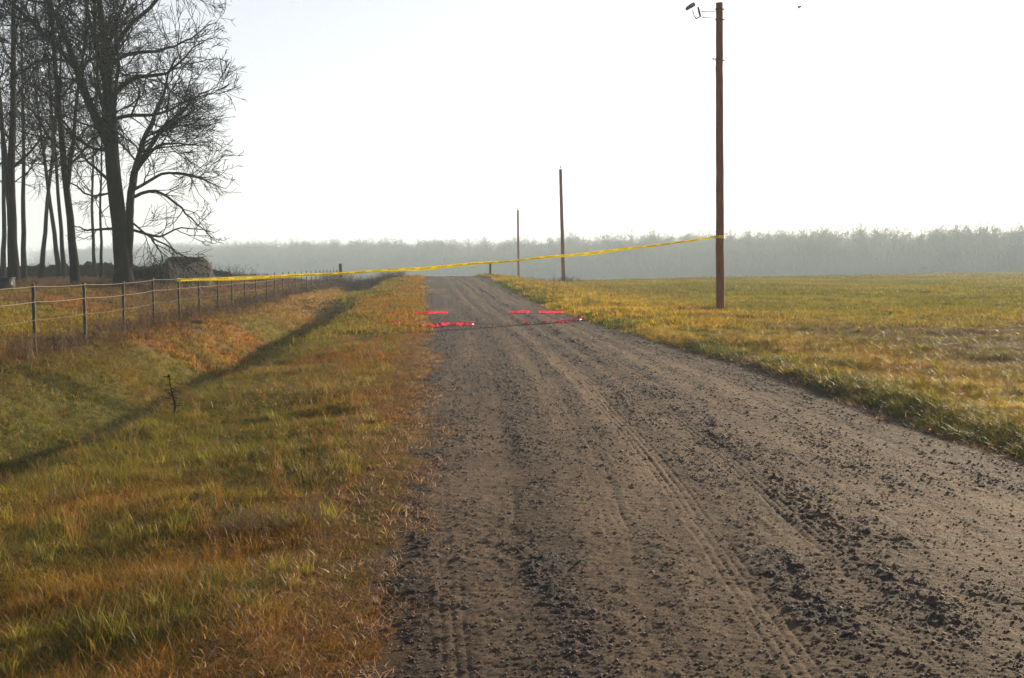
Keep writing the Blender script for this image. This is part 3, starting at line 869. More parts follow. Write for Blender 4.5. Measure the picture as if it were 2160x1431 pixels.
tl = [  # x, y, height, radius, lean, fork, label
    (-16.45, 51.0, 19.0, .27, -0.5, (4.6, 1.6, .13), "bare tree with stout forked trunk, nearest on the left of the largest tree", .25, 41),
    (-21.2, 56.0, 20.0, .36, 0.7, (3.2, -2.0, .24), "broad bare tree forked low in two, near the left edge of the pasture", .30, 42),
    (-23.66, 64.0, 18.0, .22, .6, None, "straight slim bare tree just right of the low forked tree", .35, 43),
    (-24.5, 69.0, 18.5, .21, 1.8, None, "slim bare tree leaning right, between the low forked tree and the crossing pair", .35, 44),
    (-23.9, 71.0, 19.0, .22, -1.6, None, "slender bare tree leaning left, one of a crossing pair beside the stout forked trunk", .35, 45),
    (-23.3, 70.0, 20.0, .20, -.5, None, "slender upright bare tree, right one of the crossing pair", .35, 46),
    (-23.2, 76.0, 17.0, .17, .5, None, "thin bare tree far back in the gap just right of the stout forked trunk", .30, 47),
    (-23.8, 60.0, 19.0, .30, -1.2, None, "bare tree cut by the left edge of the view, leaning left", .30, 48),
    (-19.8, 66.0, 15.0, .13, .3, None, "thinnest young bare tree close on the left of the largest trunk", .25, 49),
    (-28.0, 72.0, 18.0, .24, .5, None, "bare tree farthest back at the left edge behind the low forked tree", .30, 50),
]
tot = 0
print('tris', sum(len(o.data.polygons)*2 for o in sc.objects if o.type=='MESH'))
for x, y, H, r0, lean, fork, lab, bare, sd in tl:
    tot += forest_tree("bare_tree", x, y, H, r0, lean, sd, lab, fork, bare, density=.70, nl=12 if fork else 15)
print("tree shoots", tot)

# ------------------------------------------------------------------ brush: twiggy masses
def brush(name, cx, cy, lx, ly, h, n, seed, mat, label, cat, core=None, kind=None, rot=0.0, tw=.012, hf=None):
    g = np.random.default_rng(seed); G = Geo()
    x = (g.random(n) - .5) * lx; y = (g.random(n) - .5) * ly
    hh = h * (.55 + .5 * g.random(n)) * (hf(x / lx) if hf else 1)
    wx = np.cos(rot) * x - np.sin(rot) * y + cx; wy = np.sin(rot) * x + np.cos(rot) * y + cy
    z0 = height(wx, wy) - .05
    d = np.stack([g.normal(0, .45, n), g.normal(0, .45, n), np.ones(n)], -1)
    P = np.zeros((n, 5, 3)); P[:, 0] = np.stack([wx - cx, wy - cy, z0], -1)
    for k in range(1, 5):
        P[:, k] = P[:, k - 1] + norm(d) * (hh / 4)[:, None]; d = d + g.normal(0, .28, (n, 3)) - [0, 0, .05]
    Rr = tw * np.linspace(1, .4, 5)[None].repeat(n, 0)
    G.tubes(P, Rr, 3)
    A = children(g, P, Rr, np.zeros(n, int), 3.2 / max(h, .3), .25, .42, .02, 50, .02, 4, .3, h * .5, tw * .4)
    G.tubes(A[0], A[1], 3)
    B = children(g, A[0], A[1], A[2], 5 / max(h, .3), .2, .6, .02, 50, .0, 3, .3, h * .3, tw * .35)
    G.tubes(B[0], B[1], 3)
    zb = hgt(cx, cy)
    if core:
        V = []; F = []; nx = 140; nr = 9
        for i in range(nx + 1):
            u = i / nx - .5; k = core * h * (.84 + .20 * vnoise(np.array([i * .12]), np.array([seed * 1.]))[0] + .16 * random.random()) * (1 - (2 * abs(u)) ** 6) * (hf(np.array([u]))[0] if hf else 1)
            for j in range(nr):
                a = math.pi * j / (nr - 1)
                xx = u * lx; yy = math.cos(a) * ly * .42
                X_ = math.cos(rot) * xx - math.sin(rot) * yy; Y_ = math.sin(rot) * xx + math.cos(rot) * yy
                V.append([X_, Y_, hgt(cx + X_, cy + Y_) - .05 + k * math.sin(a) * (.85 + .3 * random.random())])
        for i in range(nx):
            for j in range(nr - 1):
                a = i * nr + j; F.append([a, a + 1, a + nr + 1, a + nr])
        G.add(V, F)
    me = G.mesh(name, mat)
    me.transform(__import__("mathutils").Matrix.Translation((0, 0, -zb)))
    o = put(bpy.data.objects.new(name, me), None, kind, label, cat); o.location = (cx, cy, zb)
    return o

brush("hedge", -24.5, 78.0, 24.0, 2.2, 1.55, 600, 61, M_BRUSH, "long low dark leafless hedge behind the bare trees", "hedge", core=.75, rot=.02)
brush("brush_pile", -15.7, 61.5, 4.6, 2.0, 1.75, 900, 62, M_BRUSH, "dark heap of cut brush against the left end of the hay bale", "brush pile", core=.62,
      hf=lambda u: .55 + .55 * (u + .5))
brush("bramble_thicket", -4.7, 88.0, 6.6, 3.5, 1.45, 800, 63, M_REDBRUSH, "reddish brown thicket of dead brambles at the ditch end by the last fence post", "thicket", core=.5, hf=lambda u: 1 - .9 * np.clip(u, 0, .5))
brush("bush", 13.5, 95.0, 4.0, 2.2, 1.0, 130, 64, M_BRUSH, "small leafless bush around the foot of the second pole", "bush", hf=lambda u: 1 - 1.4 * np.abs(u))
brush("bush", 10.9, 95.5, 1.4, .8, .5, 40, 65, M_BRUSH, "tiny dark bush at the field rim between the two far poles", "bush")
brush("dark_clump", -13.9, 49.0, 3.4, 1.0, .55, 200, 66, M_BRUSH, "dark weeds growing round the foot of the largest tree", "weeds", tw=.009)
brush("dark_clump", 9.6, 34.6, 1.9, .9, .26, 240, 67, leaf_mat("shade_green", .3, .7, .2, (.075, .085, .03)), "low dark green twigs added for the shaded dip in the grass by the near pole", "weeds", tw=.006)  # dark twigs stand in for the shadow in the crushed grass here
brush("dry_weed_tuft", -0.95, 6.55, .62, .5, .20, 240, 68, leaf_mat("pale_weed", .3, .7, .2, (.36, .27, .20)), "pale grey fluffy tuft of dead weeds in the near verge", "weeds", tw=.0022)
brush("dry_weed_tuft", -0.55, 4.45, .55, .4, .12, 160, 69, leaf_mat("brown_weed", .3, .7, .2, (.26, .16, .11)), "brown dead weed tuft at the road edge nearest the camera", "weeds", tw=.002)

# single upright dead weed on the ditch bank
def lone_weed(x, y, h, label, seed):
    g = np.random.default_rng(seed)
    r_ = empty("dead_weed", (x, y, hgt(x, y) - .02), label, "weed")
    G = Geo(); P = np.array([[0, 0, 0], [.02, 0, h * .3], [-.015, .01, h * .6], [-.05, .0, h]])
    G.line(P, [.014, .012, .009, .005], 6); G.obj("stem", M_BRUSH, r_)
    G = Geo()
    for k in range(44):
        t = .25 + .75 * g.random(); q = P[0] * 0 + [np.interp(t, [0, .3, .6, 1], P[:, 0]), 0, h * t]
        d = norm(np.array([g.normal(), g.normal(), .3])); s = norm(np.cross(d, [0, 0, 1.])); L_ = .03 + .07 * g.random()
        q2 = q + d * L_; m = (q + q2) / 2
        G.add([q, m + s * .014, q2 - [0, 0, .02], m - s * .014], [[0, 1, 2, 3]])
    G.obj("leaves", M_BRUSH, r_)
lone_weed(-2.85, 12.1, .50, "single dark upright dead weed on the ditch bank", 71)

# ------------------------------------------------------------------ far wood on the low land
def far_tree(seed, H, bushy=False):
    g = np.random.default_rng(seed); G = Geo()
    n = 46; t = np.linspace(0, 1, 7)[:, None]
    st = np.array([[0, 0, 0]]) + t * [g.normal(0, .5), g.normal(0, .5), H]
    P0 = st[None]; R0 = (.26 * (1 - .85 * t[:, 0]))[None]
    if bushy: P0 = np.stack([st * [1, 1, 1] + t * [g.normal(0, 1.5), g.normal(0, 1.5), 0] for _ in range(4)]); R0 = R0.repeat(4, 0) * .5
    G.tubes(P0, R0, 4)
    A = children(g, P0, R0, np.zeros(len(P0), int), 1.4 if not bushy else 1.2, .14, .34, .016, 40, .12, 5, .13, 6.5, .035); G.tubes(A[0], A[1], 3)
    B = children(g, A[0], A[1], A[2], 1.3, .1, .55, .012, 38, .10, 4, .15, 3.2, .03); G.tubes(B[0], B[1], 3)
    Cc = children(g, B[0], B[1], B[2], 1.5, .1, .6, .012, 35, .10, 3, .15, 1.6, .028); G.tubes(Cc[0], Cc[1], 3)
    return G.mesh("far_tree", M_FAR)
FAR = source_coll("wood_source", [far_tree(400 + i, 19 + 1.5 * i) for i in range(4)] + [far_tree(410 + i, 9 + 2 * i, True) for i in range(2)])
g = np.random.default_rng(77)
n = 6500
s = g.random(n) * 1030 - 560                       # along the edge of the wood
dpt = g.random(n) ** 1.3 * 120 + 10 * (g.random(n) - .5)
ex = np.array([1, -1.07]); ex = ex / np.linalg.norm(ex); en = np.array([-ex[1], ex[0]])
x = ex[0] * s + en[0] * dpt; y = 500 + ex[1] * s + en[1] * dpt
ok = (np.hypot(x, y) < 880) & (y > 60)
x, y, dpt = x[ok], y[ok], dpt[ok]; n = len(x)
sc_ = (.78 + .15 * g.random(n)) * (.86 + .20 * fbm(x, y, .012, 3, 401))
front = (dpt < 25) & (g.random(n) < .6)
vi = np.where(front | (g.random(n) < .25), g.integers(4, 6, n), g.integers(0, 4, n))
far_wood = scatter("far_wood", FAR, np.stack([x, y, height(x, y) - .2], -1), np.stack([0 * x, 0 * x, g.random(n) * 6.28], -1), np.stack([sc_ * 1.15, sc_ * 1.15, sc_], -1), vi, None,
        "distant leafless wood fading into the haze behind the fields")
# ------------------------------------------------------------------ post and rope fence
fence = empty("fence", (-7.25, 20.0, hgt(-7.25, 20.0)), "long fence of thin dark posts strung with pale ropes along the pasture", "fence")
def on(parent, o):            # keep world coordinates of a mesh built in world space
    o.location = (-parent.location.x, -parent.location.y, -parent.location.z)
    return o
G = Geo()
zz = np.linspace(-.25, 1.36, 15)
G.line([[0.004 * math.sin(i * 1.7), 0.004 * math.cos(i * 2.3), z] for i, z in enumerate(zz)], [.031 + .003 * math.sin(i * 2.1) for i in range(15)], 8)
post_me = G.mesh("post", M_POST, True)
G = Geo(); G.box((.035, 0, 0), (.03, .035, .05)); G.line([(.05, -.03, 0), (.055, .03, 0)], .012, 6); clip_me = G.mesh("clip", M_DARKMETAL)
wz = (1.19, 0.90, 0.56)
prng = np.random.default_rng(81); px_ = []
for k in range(-2, 25):
    yy = 20 + 2.95 * k; xx = -7.25 + prng.normal(0, .02)
    zt = 1.24 + prng.normal(0, .015) - 0.0
    o = put(bpy.data.objects.new("post", post_me), fence)
    o.location = (xx - fence.location.x, yy - fence.location.y, zt - 1.36 - fence.location.z)
    o.rotation_euler = (prng.normal(0, .012), prng.normal(0, .014), prng.random() * 6)
    px_.append((xx, yy, zt))
    if k < 8:
        for w in wz:
            c = put(bpy.data.objects.new("clip", clip_me), o); c.location = (0, 0, 1.36 - (zt - (zt - 1.24) - w) + (0)); c.location.z = 1.36 - (1.24 - w)
# fat corner post, leaning
G = Geo(); G.line([(-7.16, 95.6, -.4), (-7.20, 95.6, .7), (-7.26, 95.6, 1.78)], [.17, .16, .15], 10)
on(fence, G.obj("wooden_post", M_WOODPOST, fence, True, label="thick leaning wooden corner post"))
for wi, w in enumerate(wz):
    pts = []; 
    allp = px_ + [(-7.2, 95.6, 1.24)]
    for a, b in zip(allp[:-1], allp[1:]):
        for t in np.linspace(0, 1, 9)[:-1]:
            sag = (.018) * 4 * t * (1 - t)
            pts.append([a[0] * (1 - t) + b[0] * t + .05, a[1] * (1 - t) + b[1] * t, w + (a[2] - 1.24) * (1 - t) + (b[2] - 1.24) * t - sag])
    G = Geo(); pts = np.array(pts)
    G.line(pts, .0044 if wi < 2 else .0022, 5)
    on(fence, G.obj("rope", M_ROPE, fence))

# ------------------------------------------------------------------ poles
def pole_me(base, top, r0, r1, name="pole"):
    G = Geo(); n = 26
    b = np.array(base, float); t = np.array(top, float); g = np.random.default_rng(int(b[1]))
    pts = [b * (1 - u) + t * u + [g.normal(0, .006), g.normal(0, .006), 0] for u in np.linspace(0, 1, n)]
    G.line(pts, [r0 * (1 - u) + r1 * u for u in np.linspace(0, 1, n)], 16)
    return G

P1 = np.array([10.55, 35.2, hgt(10.55, 35.2)]); T1 = np.array([10.34, 35.2, 10.62]) - P1
pole = empty("utility_pole", tuple(P1), "nearest and tallest wooden pole, with a floodlight on its left side near the top", "utility pole", "wooden poles right of the road")
pole_me((0, 0, -.5), T1, .150, .118).obj("pole_shaft", M_POLE, pole, True)
def ax(z):                       # centre of the shaft at height z above the base
    return T1 * (z / T1[2])
def rx(px, py):                  # a photographed offset from the pole's top, in metres at the pole
    return T1 + np.array([(px - 1517) / 60.4, 0, -(py - 8) / 60.4])
for z in (T1[2] - .21, T1[2] - .56, T1[2] - 1.94):
    G = Geo(); c = ax(z); n = 20
    ring = [c + [math.cos(a) * .128, math.sin(a) * .128, 0] for a in np.linspace(0, 2 * math.pi, n)]
    G.line(ring, .014, 6, False); G.box(c + [.15, 0, 0], (.06, .04, .035))
    G.obj("steel_band", M_DARKMETAL, pole)
G = Geo(); c = ax(T1[2] - 1.91); G.line([c + [-.1, -.02, 0], c + [-.26, -.05, -.005]], .018, 6); G.line([c + [-.24, -.05, -.02], c + [-.24, -.05, .03]], .022, 6); G.obj("bolt", M_DARKMETAL, pole)
# ring of the tape's knot
# floodlight and its bracket: hangs from the pole, a thing of its own
fl0 = P1 + rx(1500, 35)
fl = empty("floodlight", tuple(fl0), "grey floodlight on a pale bracket hanging from the near pole", "floodlight")
def fx(px, py, dy=0.0): return P1 + rx(px, py) + np.array([0, -.05 + dy, 0]) - fl0
G = Geo()
for py in (26, 40): G.line([fx(1479, py + (1 if py == 26 else -1)), fx(1509, py)], .010, 6)
G.line([fx(1486, 26), fx(1486, 40)], .009, 6); G.line([fx(1479, 27), fx(1484, 41)], .009, 6)
G.obj("arm", M_ALU, fl)
G = Geo(); G.line([fx(1471.3, 18), fx(1474, 28), fx(1477, 38)], [.028, .040, .030], 8); G.box(fx(1481, 27), (.03, .03, .03)); G.box(fx(1476, 42.5), (.025, .03, .025))
G.obj("ballast", M_DARKMETAL, fl)
G = Geo(); G.line([fx(1460, 24), fx(1463.5, 36), fx(1468, 42), fx(1475, 38)], [.018, .014, .024, .018], 6); G.obj("yoke", M_DARKMETAL, fl)
G = Geo()
a0, a1 = fx(1446, 22), fx(1463.5, 12.5)
ctr = (a0 + a1) / 2; u = norm(a1 - a0); v = np.array([-u[2], 0, u[0]]); dep = np.array([0, 1., 0])
prof = [(-.17, -.03, .05), (-.15, -.07, .11), (-.02, -.085, .14), (.12, -.085, .14), (.15, -.03, .12), (.17, .04, .08), (.15, .07, .08), (.02, .075, .12), (-.12, .055, .10), (-.17, .02, .05)]
m_ = len(prof); V = []
for s_ in (-1, 1):
    for a, b, w in prof: V.append(ctr + u * a + v * b * .85 + dep * w * s_)
F = [[i, (i + 1) % m_, m_ + (i + 1) % m_, m_ + i] for i in range(m_)]
F += [[0, 9, 8, 1], [1, 8, 7, 2], [2, 7, 6, 3], [3, 6, 5, 4]]; F += [[a + m_ for a in f[::-1]] for f in F[-4:]]
G.add(V, F); G.obj("housing", M_METAL, fl)
G = Geo(); G.add([ctr + u * -.145 + v * -.072 + dep * -.09, ctr + u * .11 + v * -.079 + dep * -.12, ctr + u * .11 + v * -.079 + dep * .12, ctr + u * -.145 + v * -.072 + dep * .09], [[0, 1, 2, 3]])
G.obj("lens", M_GLASS, fl)

def far_pole(x, y, top, r0, r1, lab):
    zb = hgt(x, y)
    t = np.array([top[0] - x, 0, top[1] - zb])
    p = empty("utility_pole", (x, y, zb), lab, "utility pole", "wooden poles right of the road")
    pole_me((0, 0, -.6), t, r0, r1).obj("pole_shaft", M_POLE, p, True)
    G = Geo(); G.line([t, t + [0, 0, .16]], .018, 6); G.line([t + [-.01, 0, .16], t + [-.01, 0, .20], t + [-.01, 0, .27], t + [-.01, 0, .32]], [.04, .07, .07, .03], 8)
    G.obj("insulator", M_DARKMETAL, p)
far_pole(13.52, 95.5, (13.15, 10.55), .185, .14, "second wooden pole, middle one of three, with a small bush at its foot")
far_pole(14.62, 150.0, (14.40, 9.72), .19, .14, "farthest and smallest wooden pole, its foot hidden by the road verge")
# short roadside post on the crest
zb = hgt(6.35, 92.0)
G = Geo(); G.line([(0, 0, -.4), (0, 0, .5), (0, 0, 1.12)], [.11, .105, .10], 10)
o = G.obj("marker_post", M_WOODPOST, None, True, label="short dark post at the right of the road where it tops the crest", cat="post"); o.location = (6.35, 92.0, zb)

# ------------------------------------------------------------------ yellow barrier tape from the fence to the near pole
def tape_mat(name, colr, letters, back=None):
    m, nt, N, L, b = mat_new(name)
    uv = nd(nt, "ShaderNodeAttribute", attribute_name="tuv")
    sep = nd(nt, "ShaderNodeSeparateXYZ"); L.new(uv.outputs["Vector"], sep.inputs[0])
    def M(op, a, bb=0.0):
        n = nd(nt, "ShaderNodeMath", operation=op)
        for i, v in enumerate((a, bb)):
            if hasattr(v, "is_linked"): L.new(v, n.inputs[i])
            else: n.inputs[i].default_value = v
        return n.outputs[0]
    col = colr
    if letters:
        # rows of worn black lettering too far off to read: strokes in word-long groups
        wrd = M('LESS_THAN', M('FRACT', M('MULTIPLY', sep.outputs[0], 1.9)), .68)
        lt = M('LESS_THAN', M('FRACT', M('MULTIPLY', sep.outputs[0], 22.0)), .5)
        band = M('LESS_THAN', M('ABSOLUTE', M('SUBTRACT', sep.outputs[1], .5)), .17)
        f = M('MULTIPLY', M('MULTIPLY', wrd, lt), band)
        col = mixc(nt, f, colr, (.03, .025, .02))
    if back:
        n = noise_node(nt, 5.0, 2, vec=uv.outputs["Vector"])
        r = ramp(nt, n.outputs[0], [(.60, (0, 0, 0)), (.63, (1, 1, 1))])
        col = mixc(nt, r.outputs[0], colr, back)
    if isinstance(col, tuple): b.inputs["Base Color"].default_value = (*col, 1)
    else: L.new(col, b.inputs["Base Color"])
    b.inputs["Roughness"].default_value = .35
    tr = nt.nodes.new("ShaderNodeBsdfTranslucent")
    if isinstance(col, tuple): tr.inputs[0].default_value = (*col, 1)
    else: L.new(col, tr.inputs[0])
    mx = nt.nodes.new("ShaderNodeMixShader"); mx.inputs[0].default_value = .5
    L.new(b.outputs[0], mx.inputs[1]); L.new(tr.outputs[0], mx.inputs[2]); L.new(mx.outputs[0], N["Material Output"].inputs[0])
    return m
M_YEL = tape_mat("yellow_tape", (.93, .80, .07), True)
M_PINK = tape_mat("red_tape", (1.0, .17, .26), False, (.85, .80, .80))

def ribbon(cen, tw, width, name, mat, across=5, curl=.25, tab=0.0004, **k):
    """cen (n,3) centre line, tw (n) twist angle from upright, curled section, real thickness"""
    cen = np.array(cen, float); n = len(cen)
    T = norm(np.gradient(cen, axis=0)); up = np.array([0, 0, 1.])
    Nn = norm(np.cross(T, up)); U = np.cross(Nn, T)
    V = []; UV = []
    s = np.concatenate([[0], np.cumsum(np.linalg.norm(np.diff(cen, axis=0), axis=1))])
    wv = np.broadcast_to(width, (n,))
    for side in (0, 1):
        for i in range(n):
            a = tw[i]; e = U[i] * math.cos(a) + Nn[i] * math.sin(a); f = np.cross(T[i], e)
            for j in range(across):
                q = j / (across - 1) - .5
                V.append(cen[i] + e * q * wv[i] + f * (curl * wv[i] * (q * q * 4 - .5) + side * tab)); UV.append([s[i], q + .5, side])
    F = []
    m = n * across
    for side in (0, 1):
        for i in range(n - 1):
            for j in range(across - 1):
                a = side * m + i * across + j
                F.append([a, a + 1, a + across + 1, a + across] if side else [a, a + across, a + across + 1, a + 1])
    for i in range(n - 1):
        for j in (0, across - 1):
            a = i * across + j; F.append([a, a + across, a + across + m, a + m])
    me = mesh_np(name, V, F, mat, True); vattr(me, "tuv", np.array(UV))
    return put(bpy.data.objects.new(name, me), **k)

tape = empty("barrier_tape", (-7.2, 31.85, 1.16), "yellow barrier tape with dark lettering stretched across the road from fence post to pole", "barrier tape")
A_ = np.array([-7.2, 31.8, 1.17]); B_ = np.array([10.36, 35.1, 2.60])
n = 150; t = np.linspace(0, 1, n)
cen = A_ * (1 - t)[:, None] + B_ * t[:, None]
cen[:, 2] -= 0.24 * 4 * t * (1 - t)
gg = np.random.default_rng(91)
cen[:, 2] += .012 * np.sin(t * 41) * t * (1 - t) * 4
tw = .35 * np.sin(t * 23 + .4) + .25 * np.sin(t * 57) + .1
on(tape, ribbon(cen, tw, .085 - .02 * t, "strip", M_YEL, parent=tape, curl=.22))
c2 = cen.copy(); c2[:, 2] -= .030 + .012 * np.sin(t * 19); c2[:, 1] += .015
on(tape, ribbon(c2[4:-6], tw[4:-6] * .6 + .9, .055, "strip", M_YEL, parent=tape, curl=.3))
# wraps round the post and the pole with loose ends
a = np.linspace(0, 4 * math.pi, 40)
on(tape, ribbon(np.stack([-7.25 + .045 * np.cos(a), 31.8 + .045 * np.sin(a), 1.17 + .02 * np.sin(a * .4)], -1), a * 0, .07, "wrap", M_YEL, parent=tape, curl=.05))
c = P1 + ax(2.60 - P1[2])
on(tape, ribbon(np.stack([c[0] + .155 * np.cos(a), c[1] + .155 * np.sin(a), 2.60 + .02 * np.sin(a * .4)], -1), a * 0, .06, "wrap", M_YEL, parent=tape, curl=.05))
e = np.linspace(0, 1, 12)
on(tape, ribbon(np.stack([c[0] - .16 - .30 * e, c[1] - .14 - .02 * e, 2.62 - .02 * e - .03 * e * e], -1), e * 1.2, .03 * (1 - .7 * e), "loose_end", M_YEL, parent=tape, curl=.3))

# ------------------------------------------------------------------ red tape lying on the road
def ground_tape(pts, zig, seed, label, hgtw=.085, w=.095):
    g = np.random.default_rng(seed)
    pts = np.array(pts, float); d = np.concatenate([[0], np.cumsum(np.linalg.norm(np.diff(pts, axis=0), axis=1))])
    n = int(d[-1] / .045) + 6; s = np.linspace(0, d[-1], n)
    x = np.interp(s, d, pts[:, 0]); y = np.interp(s, d, pts[:, 1])
    x = x + zig * g.normal(0, .012, n); y = y + zig * g.normal(0, .05, n)
    z = road_z(x, y) + .036 + zig * np.abs(g.normal(0, .018, n)) 
    tw = .35 + zig * g.normal(0, .30, n)
    o = ribbon(np.stack([x, y, z], -1), tw, w * (1 - .25 * zig * g.random(n)), "red_tape", M_PINK, curl=.25, label=label, cat="tape", group="pieces of red tape lying across the road")
    # origin to its middle
    m = np.array([x.mean(), y.mean(), z.min()])
    o.data.transform(__import__("mathutils").Matrix.Translation(tuple(-m))); o.location = tuple(m)
def road_z(x, y):
    x = np.asarray(x, float); y = np.asarray(y, float)
    zr, _ = road_surface(x, y)
    return np.maximum(height(x, y) + .012 + zr, height(x, y) + .0)
ground_tape([(-.12, 33.5), (.30, 33.9), (.92, 33.7)], .25, 1, "smooth stretch of red tape at the left of the farther tape line")
ground_tape([(3.0, 34.0), (3.3, 34.2), (3.70, 34.1)], .35, 2, "short middle stretch of red tape in the farther tape line")
ground_tape([(3.95, 34.0), (4.5, 33.9), (4.95, 33.9)], .25, 3, "right hand stretch of red tape in the farther tape line")
ground_tape([(-.75, 28.0), (-.30, 27.2), (.12, 26.5), (.5, 26.6), (1.45, 27.2)], 1.0, 4, "crumpled red tape running from the left verge, nearer tape line", w=.095)
ground_tape([(2.75, 27.4), (3.02, 27.5)], 1.0, 5, "small crumpled scrap of red tape in the middle of the nearer line", w=.05)
ground_tape([(3.28, 27.6), (3.58, 27.9)], 1.0, 6, "small scrap of red tape with a pale glint right of the road's middle", w=.05)
ground_tape([(3.72, 28.0), (4.2, 28.6), (4.70, 29.5), (4.85, 30.4)], .8, 7, "crumpled red tape ending at the right verge, nearer tape line", w=.085)
ground_tape([(-.98, 34.2), (-.80, 34.1)], .8, 8, "scrap of red tape in the grass left of the road", w=.09)

# ------------------------------------------------------------------ hay bale
def bale(x, y, yaw, Ln, Rr_, label):
    g = np.random.default_rng(95); nl, nr = 26, 40; V = []; F = []
    for i in range(nl + 1):
        u = i / nl
        ed = min(u, 1 - u) * nl
        k = 1 - .30 * math.exp(-ed * .75)
        for j in range(nr):
            a = 2 * math.pi * j / nr
            zc = math.sin(a); xc = math.cos(a)
            r = Rr_ * k * (1 + .09 * (vnoise(np.array([u * 9]), np.array([j * .35]), 5)[0] - .5) * 2 + .03 * g.normal())
            zz_ = zc * r; 
            if zz_ < 0: xx_ = xc * r * (1 + .10 * -zc)
            else: xx_ = xc * r
            V.append([(u - .5) * Ln, xx_, max(zz_, -Rr_ * .86) + Rr_ * .86])
    for i in range(nl):
        for j in range(nr):
            a = i * nr + j; b = i * nr + (j + 1) % nr
            F.append([a, b, b + nr, a + nr])
    root = empty("hay_bale", (x, y, hgt(x, y) - .06), label, "hay bale")
    root.rotation_euler = (0, 0, yaw)
    me = mesh_np("rolled_hay", np.array(V), F, M_BALE); put(bpy.data.objects.new("rolled_hay", me), root)
    for e, name in ((0, "end_face"), (nl, "end_face")):
        G = Geo(); rings = [];
        sx = -1 if e == 0 else 1
        rim = np.array(V[e * nr:(e + 1) * nr]); c = rim.mean(0) + [sx * .07, 0, 0]
        VV = []; FF = []
        for q in range(6):
            t = 1 - q / 5.0
            VV += list(c * (1 - t) + rim * t + np.concatenate([g.normal(0, .025, (nr, 1)) + .02, g.normal(0, .01, (nr, 2))], 1) * (1 if q else 0))
        for q in range(5):
            for j in range(nr):
                a = q * nr + j; b = q * nr + (j + 1) % nr; FF.append([a, b, b + nr, a + nr])
        G.add(VV, FF); G.obj(name, M_BALE, root)
    # loose straw hanging from the flank, thick and pale low down
    G = Geo(); n = 2600
    u = g.random(n); a = -math.pi / 2 - .9 + g.random(n) ** .8 * 2.3 - math.pi / 2 * 0
    a = np.where(g.random(n) < .5, math.pi + .65 - g.random(n) * 2.0, a)
    aa = math.pi * 1.0 + (g.random(n) - .35) * 2.2           # angles around the camera-side flank
    rr = Rr_ * 1.0
    yv = np.cos(aa) * rr * (1 + .10 * np.clip(-np.sin(aa), 0, 1)); zv = np.maximum(np.sin(aa) * rr, -Rr_ * .86) + Rr_ * .86
    P = np.stack([(u - .5) * Ln, yv, zv], -1); L_ = .05 + .14 * g.random(n)
    d = np.stack([g.normal(0, .45, n), -.5 * np.ones(n) * g.random(n), -np.ones(n)], -1); d = norm(d)
    s_ = norm(np.cross(d, [0, 1., 0])) * (.006 + .010 * g.random((n, 1)))
    out = np.stack([0 * u, np.cos(aa) * .03, 0 * u + .03], -1)
    Q = P + out; VV = np.stack([Q - s_, Q + s_, Q + s_ * .5 + d * L_[:, None], Q - s_ * .5 + d * L_[:, None]], 1)
    VV[..., 2] = np.maximum(VV[..., 2], .02)
    G.add(VV.reshape(-1, 3), np.arange(n * 4).reshape(n, 4))
    o = G.obj("loose_straw", M_STRAW, root); o["kind"] = "stuff"
bale(-13.35, 60.6, .50, 2.5, .95, "large ragged round hay bale lying on its side behind the fence")

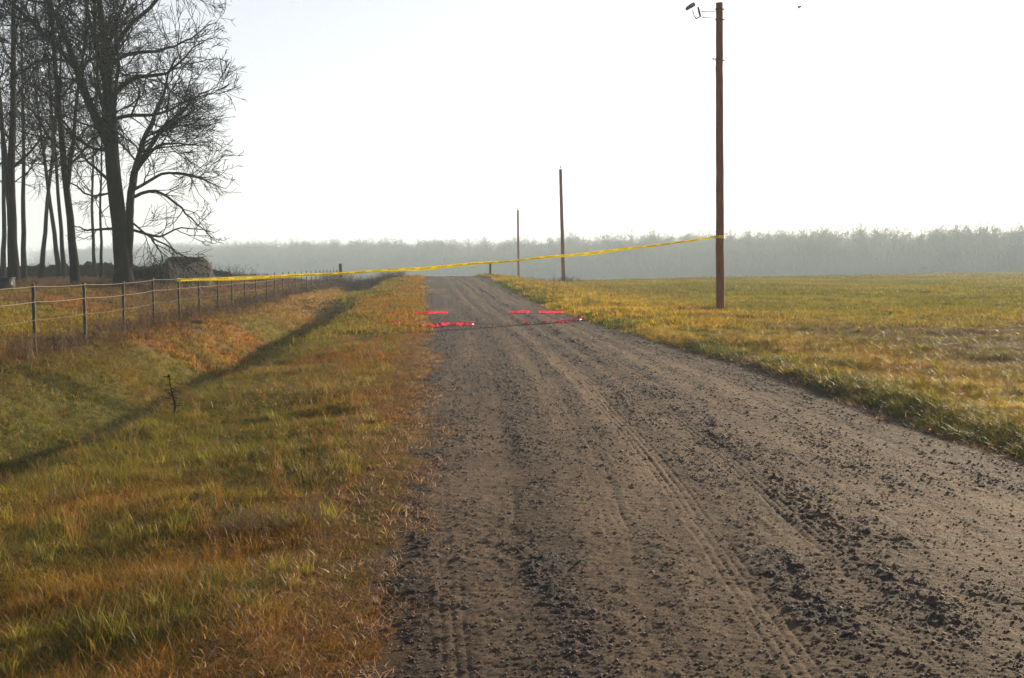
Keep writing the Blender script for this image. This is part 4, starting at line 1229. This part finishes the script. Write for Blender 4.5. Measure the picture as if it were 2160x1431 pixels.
# small grey box cut by the left edge
zb = hgt(-16.6, 43.0)
bxo = empty("water_trough", (-16.85, 42.6, zb), "small dark box-shaped trough in the grass at the left edge", "trough")
G = Geo()
for c_, s_ in (((0, -.28, .27), (1.3, .03, .54)), ((0, .28, .27), (1.3, .03, .54)), ((-.64, 0, .27), (.03, .53, .54)), ((.64, 0, .27), (.03, .53, .54)), ((0, 0, .06), (1.25, .53, .03))): G.box(c_, s_)
G.obj("tank", M_DARKMETAL, bxo)
G = Geo()
for c_, s_ in (((0, -.30, .555), (1.36, .05, .03)), ((0, .30, .555), (1.36, .05, .03)), ((-.66, 0, .555), (.05, .55, .03)), ((.66, 0, .555), (.05, .55, .03))): G.box(c_, s_)
G.obj("rim", M_DARKMETAL, bxo)

# bird
bird = empty("bird", (17.2, 60.0, 17.0), "small dark bird in flight in the sky right of the near pole", "bird")
BIRD_POS = (17.25, 46.0, 13.28)
bird.location = BIRD_POS
V = []; F = []; nb = 9
for i in range(nb):
    t = i / (nb - 1); r = .035 * math.sin(math.pi * min(1, t * 1.05 + .02)) ** .7 + .004
    for j in range(6):
        a = j * math.pi / 3; V.append([(t - .5) * .26, math.cos(a) * r, math.sin(a) * r + .02 * t])
for i in range(nb - 1):
    for j in range(6):
        a = i * 6 + j; b = i * 6 + (j + 1) % 6; F.append([a, b, b + 6, a + 6])
put(bpy.data.objects.new("body", mesh_np("body", V, F, M_DARKMETAL, True)), bird)
for s_ in (-1, 1):
    G = Geo(); W = [(-.03, 0, .02), (.06, 0, .02), (.03, .13 * s_, .065), (-.05, .13 * s_, .065), (-.08, .27 * s_, .045), (-.05, .28 * s_, .045)]
    G.add([W[0], W[1], W[2], W[3]], [[0, 1, 2, 3]]); G.add([W[3], W[2], W[5], W[4]], [[0, 1, 2, 3]])
    G.obj("wing", M_DARKMETAL, bird)
bird.rotation_euler = (R(8), R(-28), R(10))

# ------------------------------------------------------------------ haze
hb = bpy.data.meshes.new("haze")
G = Geo(); G.box((0, 0, 8.0), (1880, 1880, 38.0))
m = bpy.data.materials.new("haze_air"); m.use_nodes = True
nt = m.node_tree; nt.nodes.clear()
out = nt.nodes.new("ShaderNodeOutputMaterial"); pv = nt.nodes.new("ShaderNodeVolumePrincipled")
pv.inputs["Color"].default_value = (.72, .90, 1.0, 1); pv.inputs["Density"].default_value = HAZE; pv.inputs["Anisotropy"].default_value = .2
nt.links.new(pv.outputs[0], out.inputs["Volume"])
haze = G.obj("haze", m, None, kind="stuff", label="pale air thick with haze over the whole place")
haze.visible_shadow = True
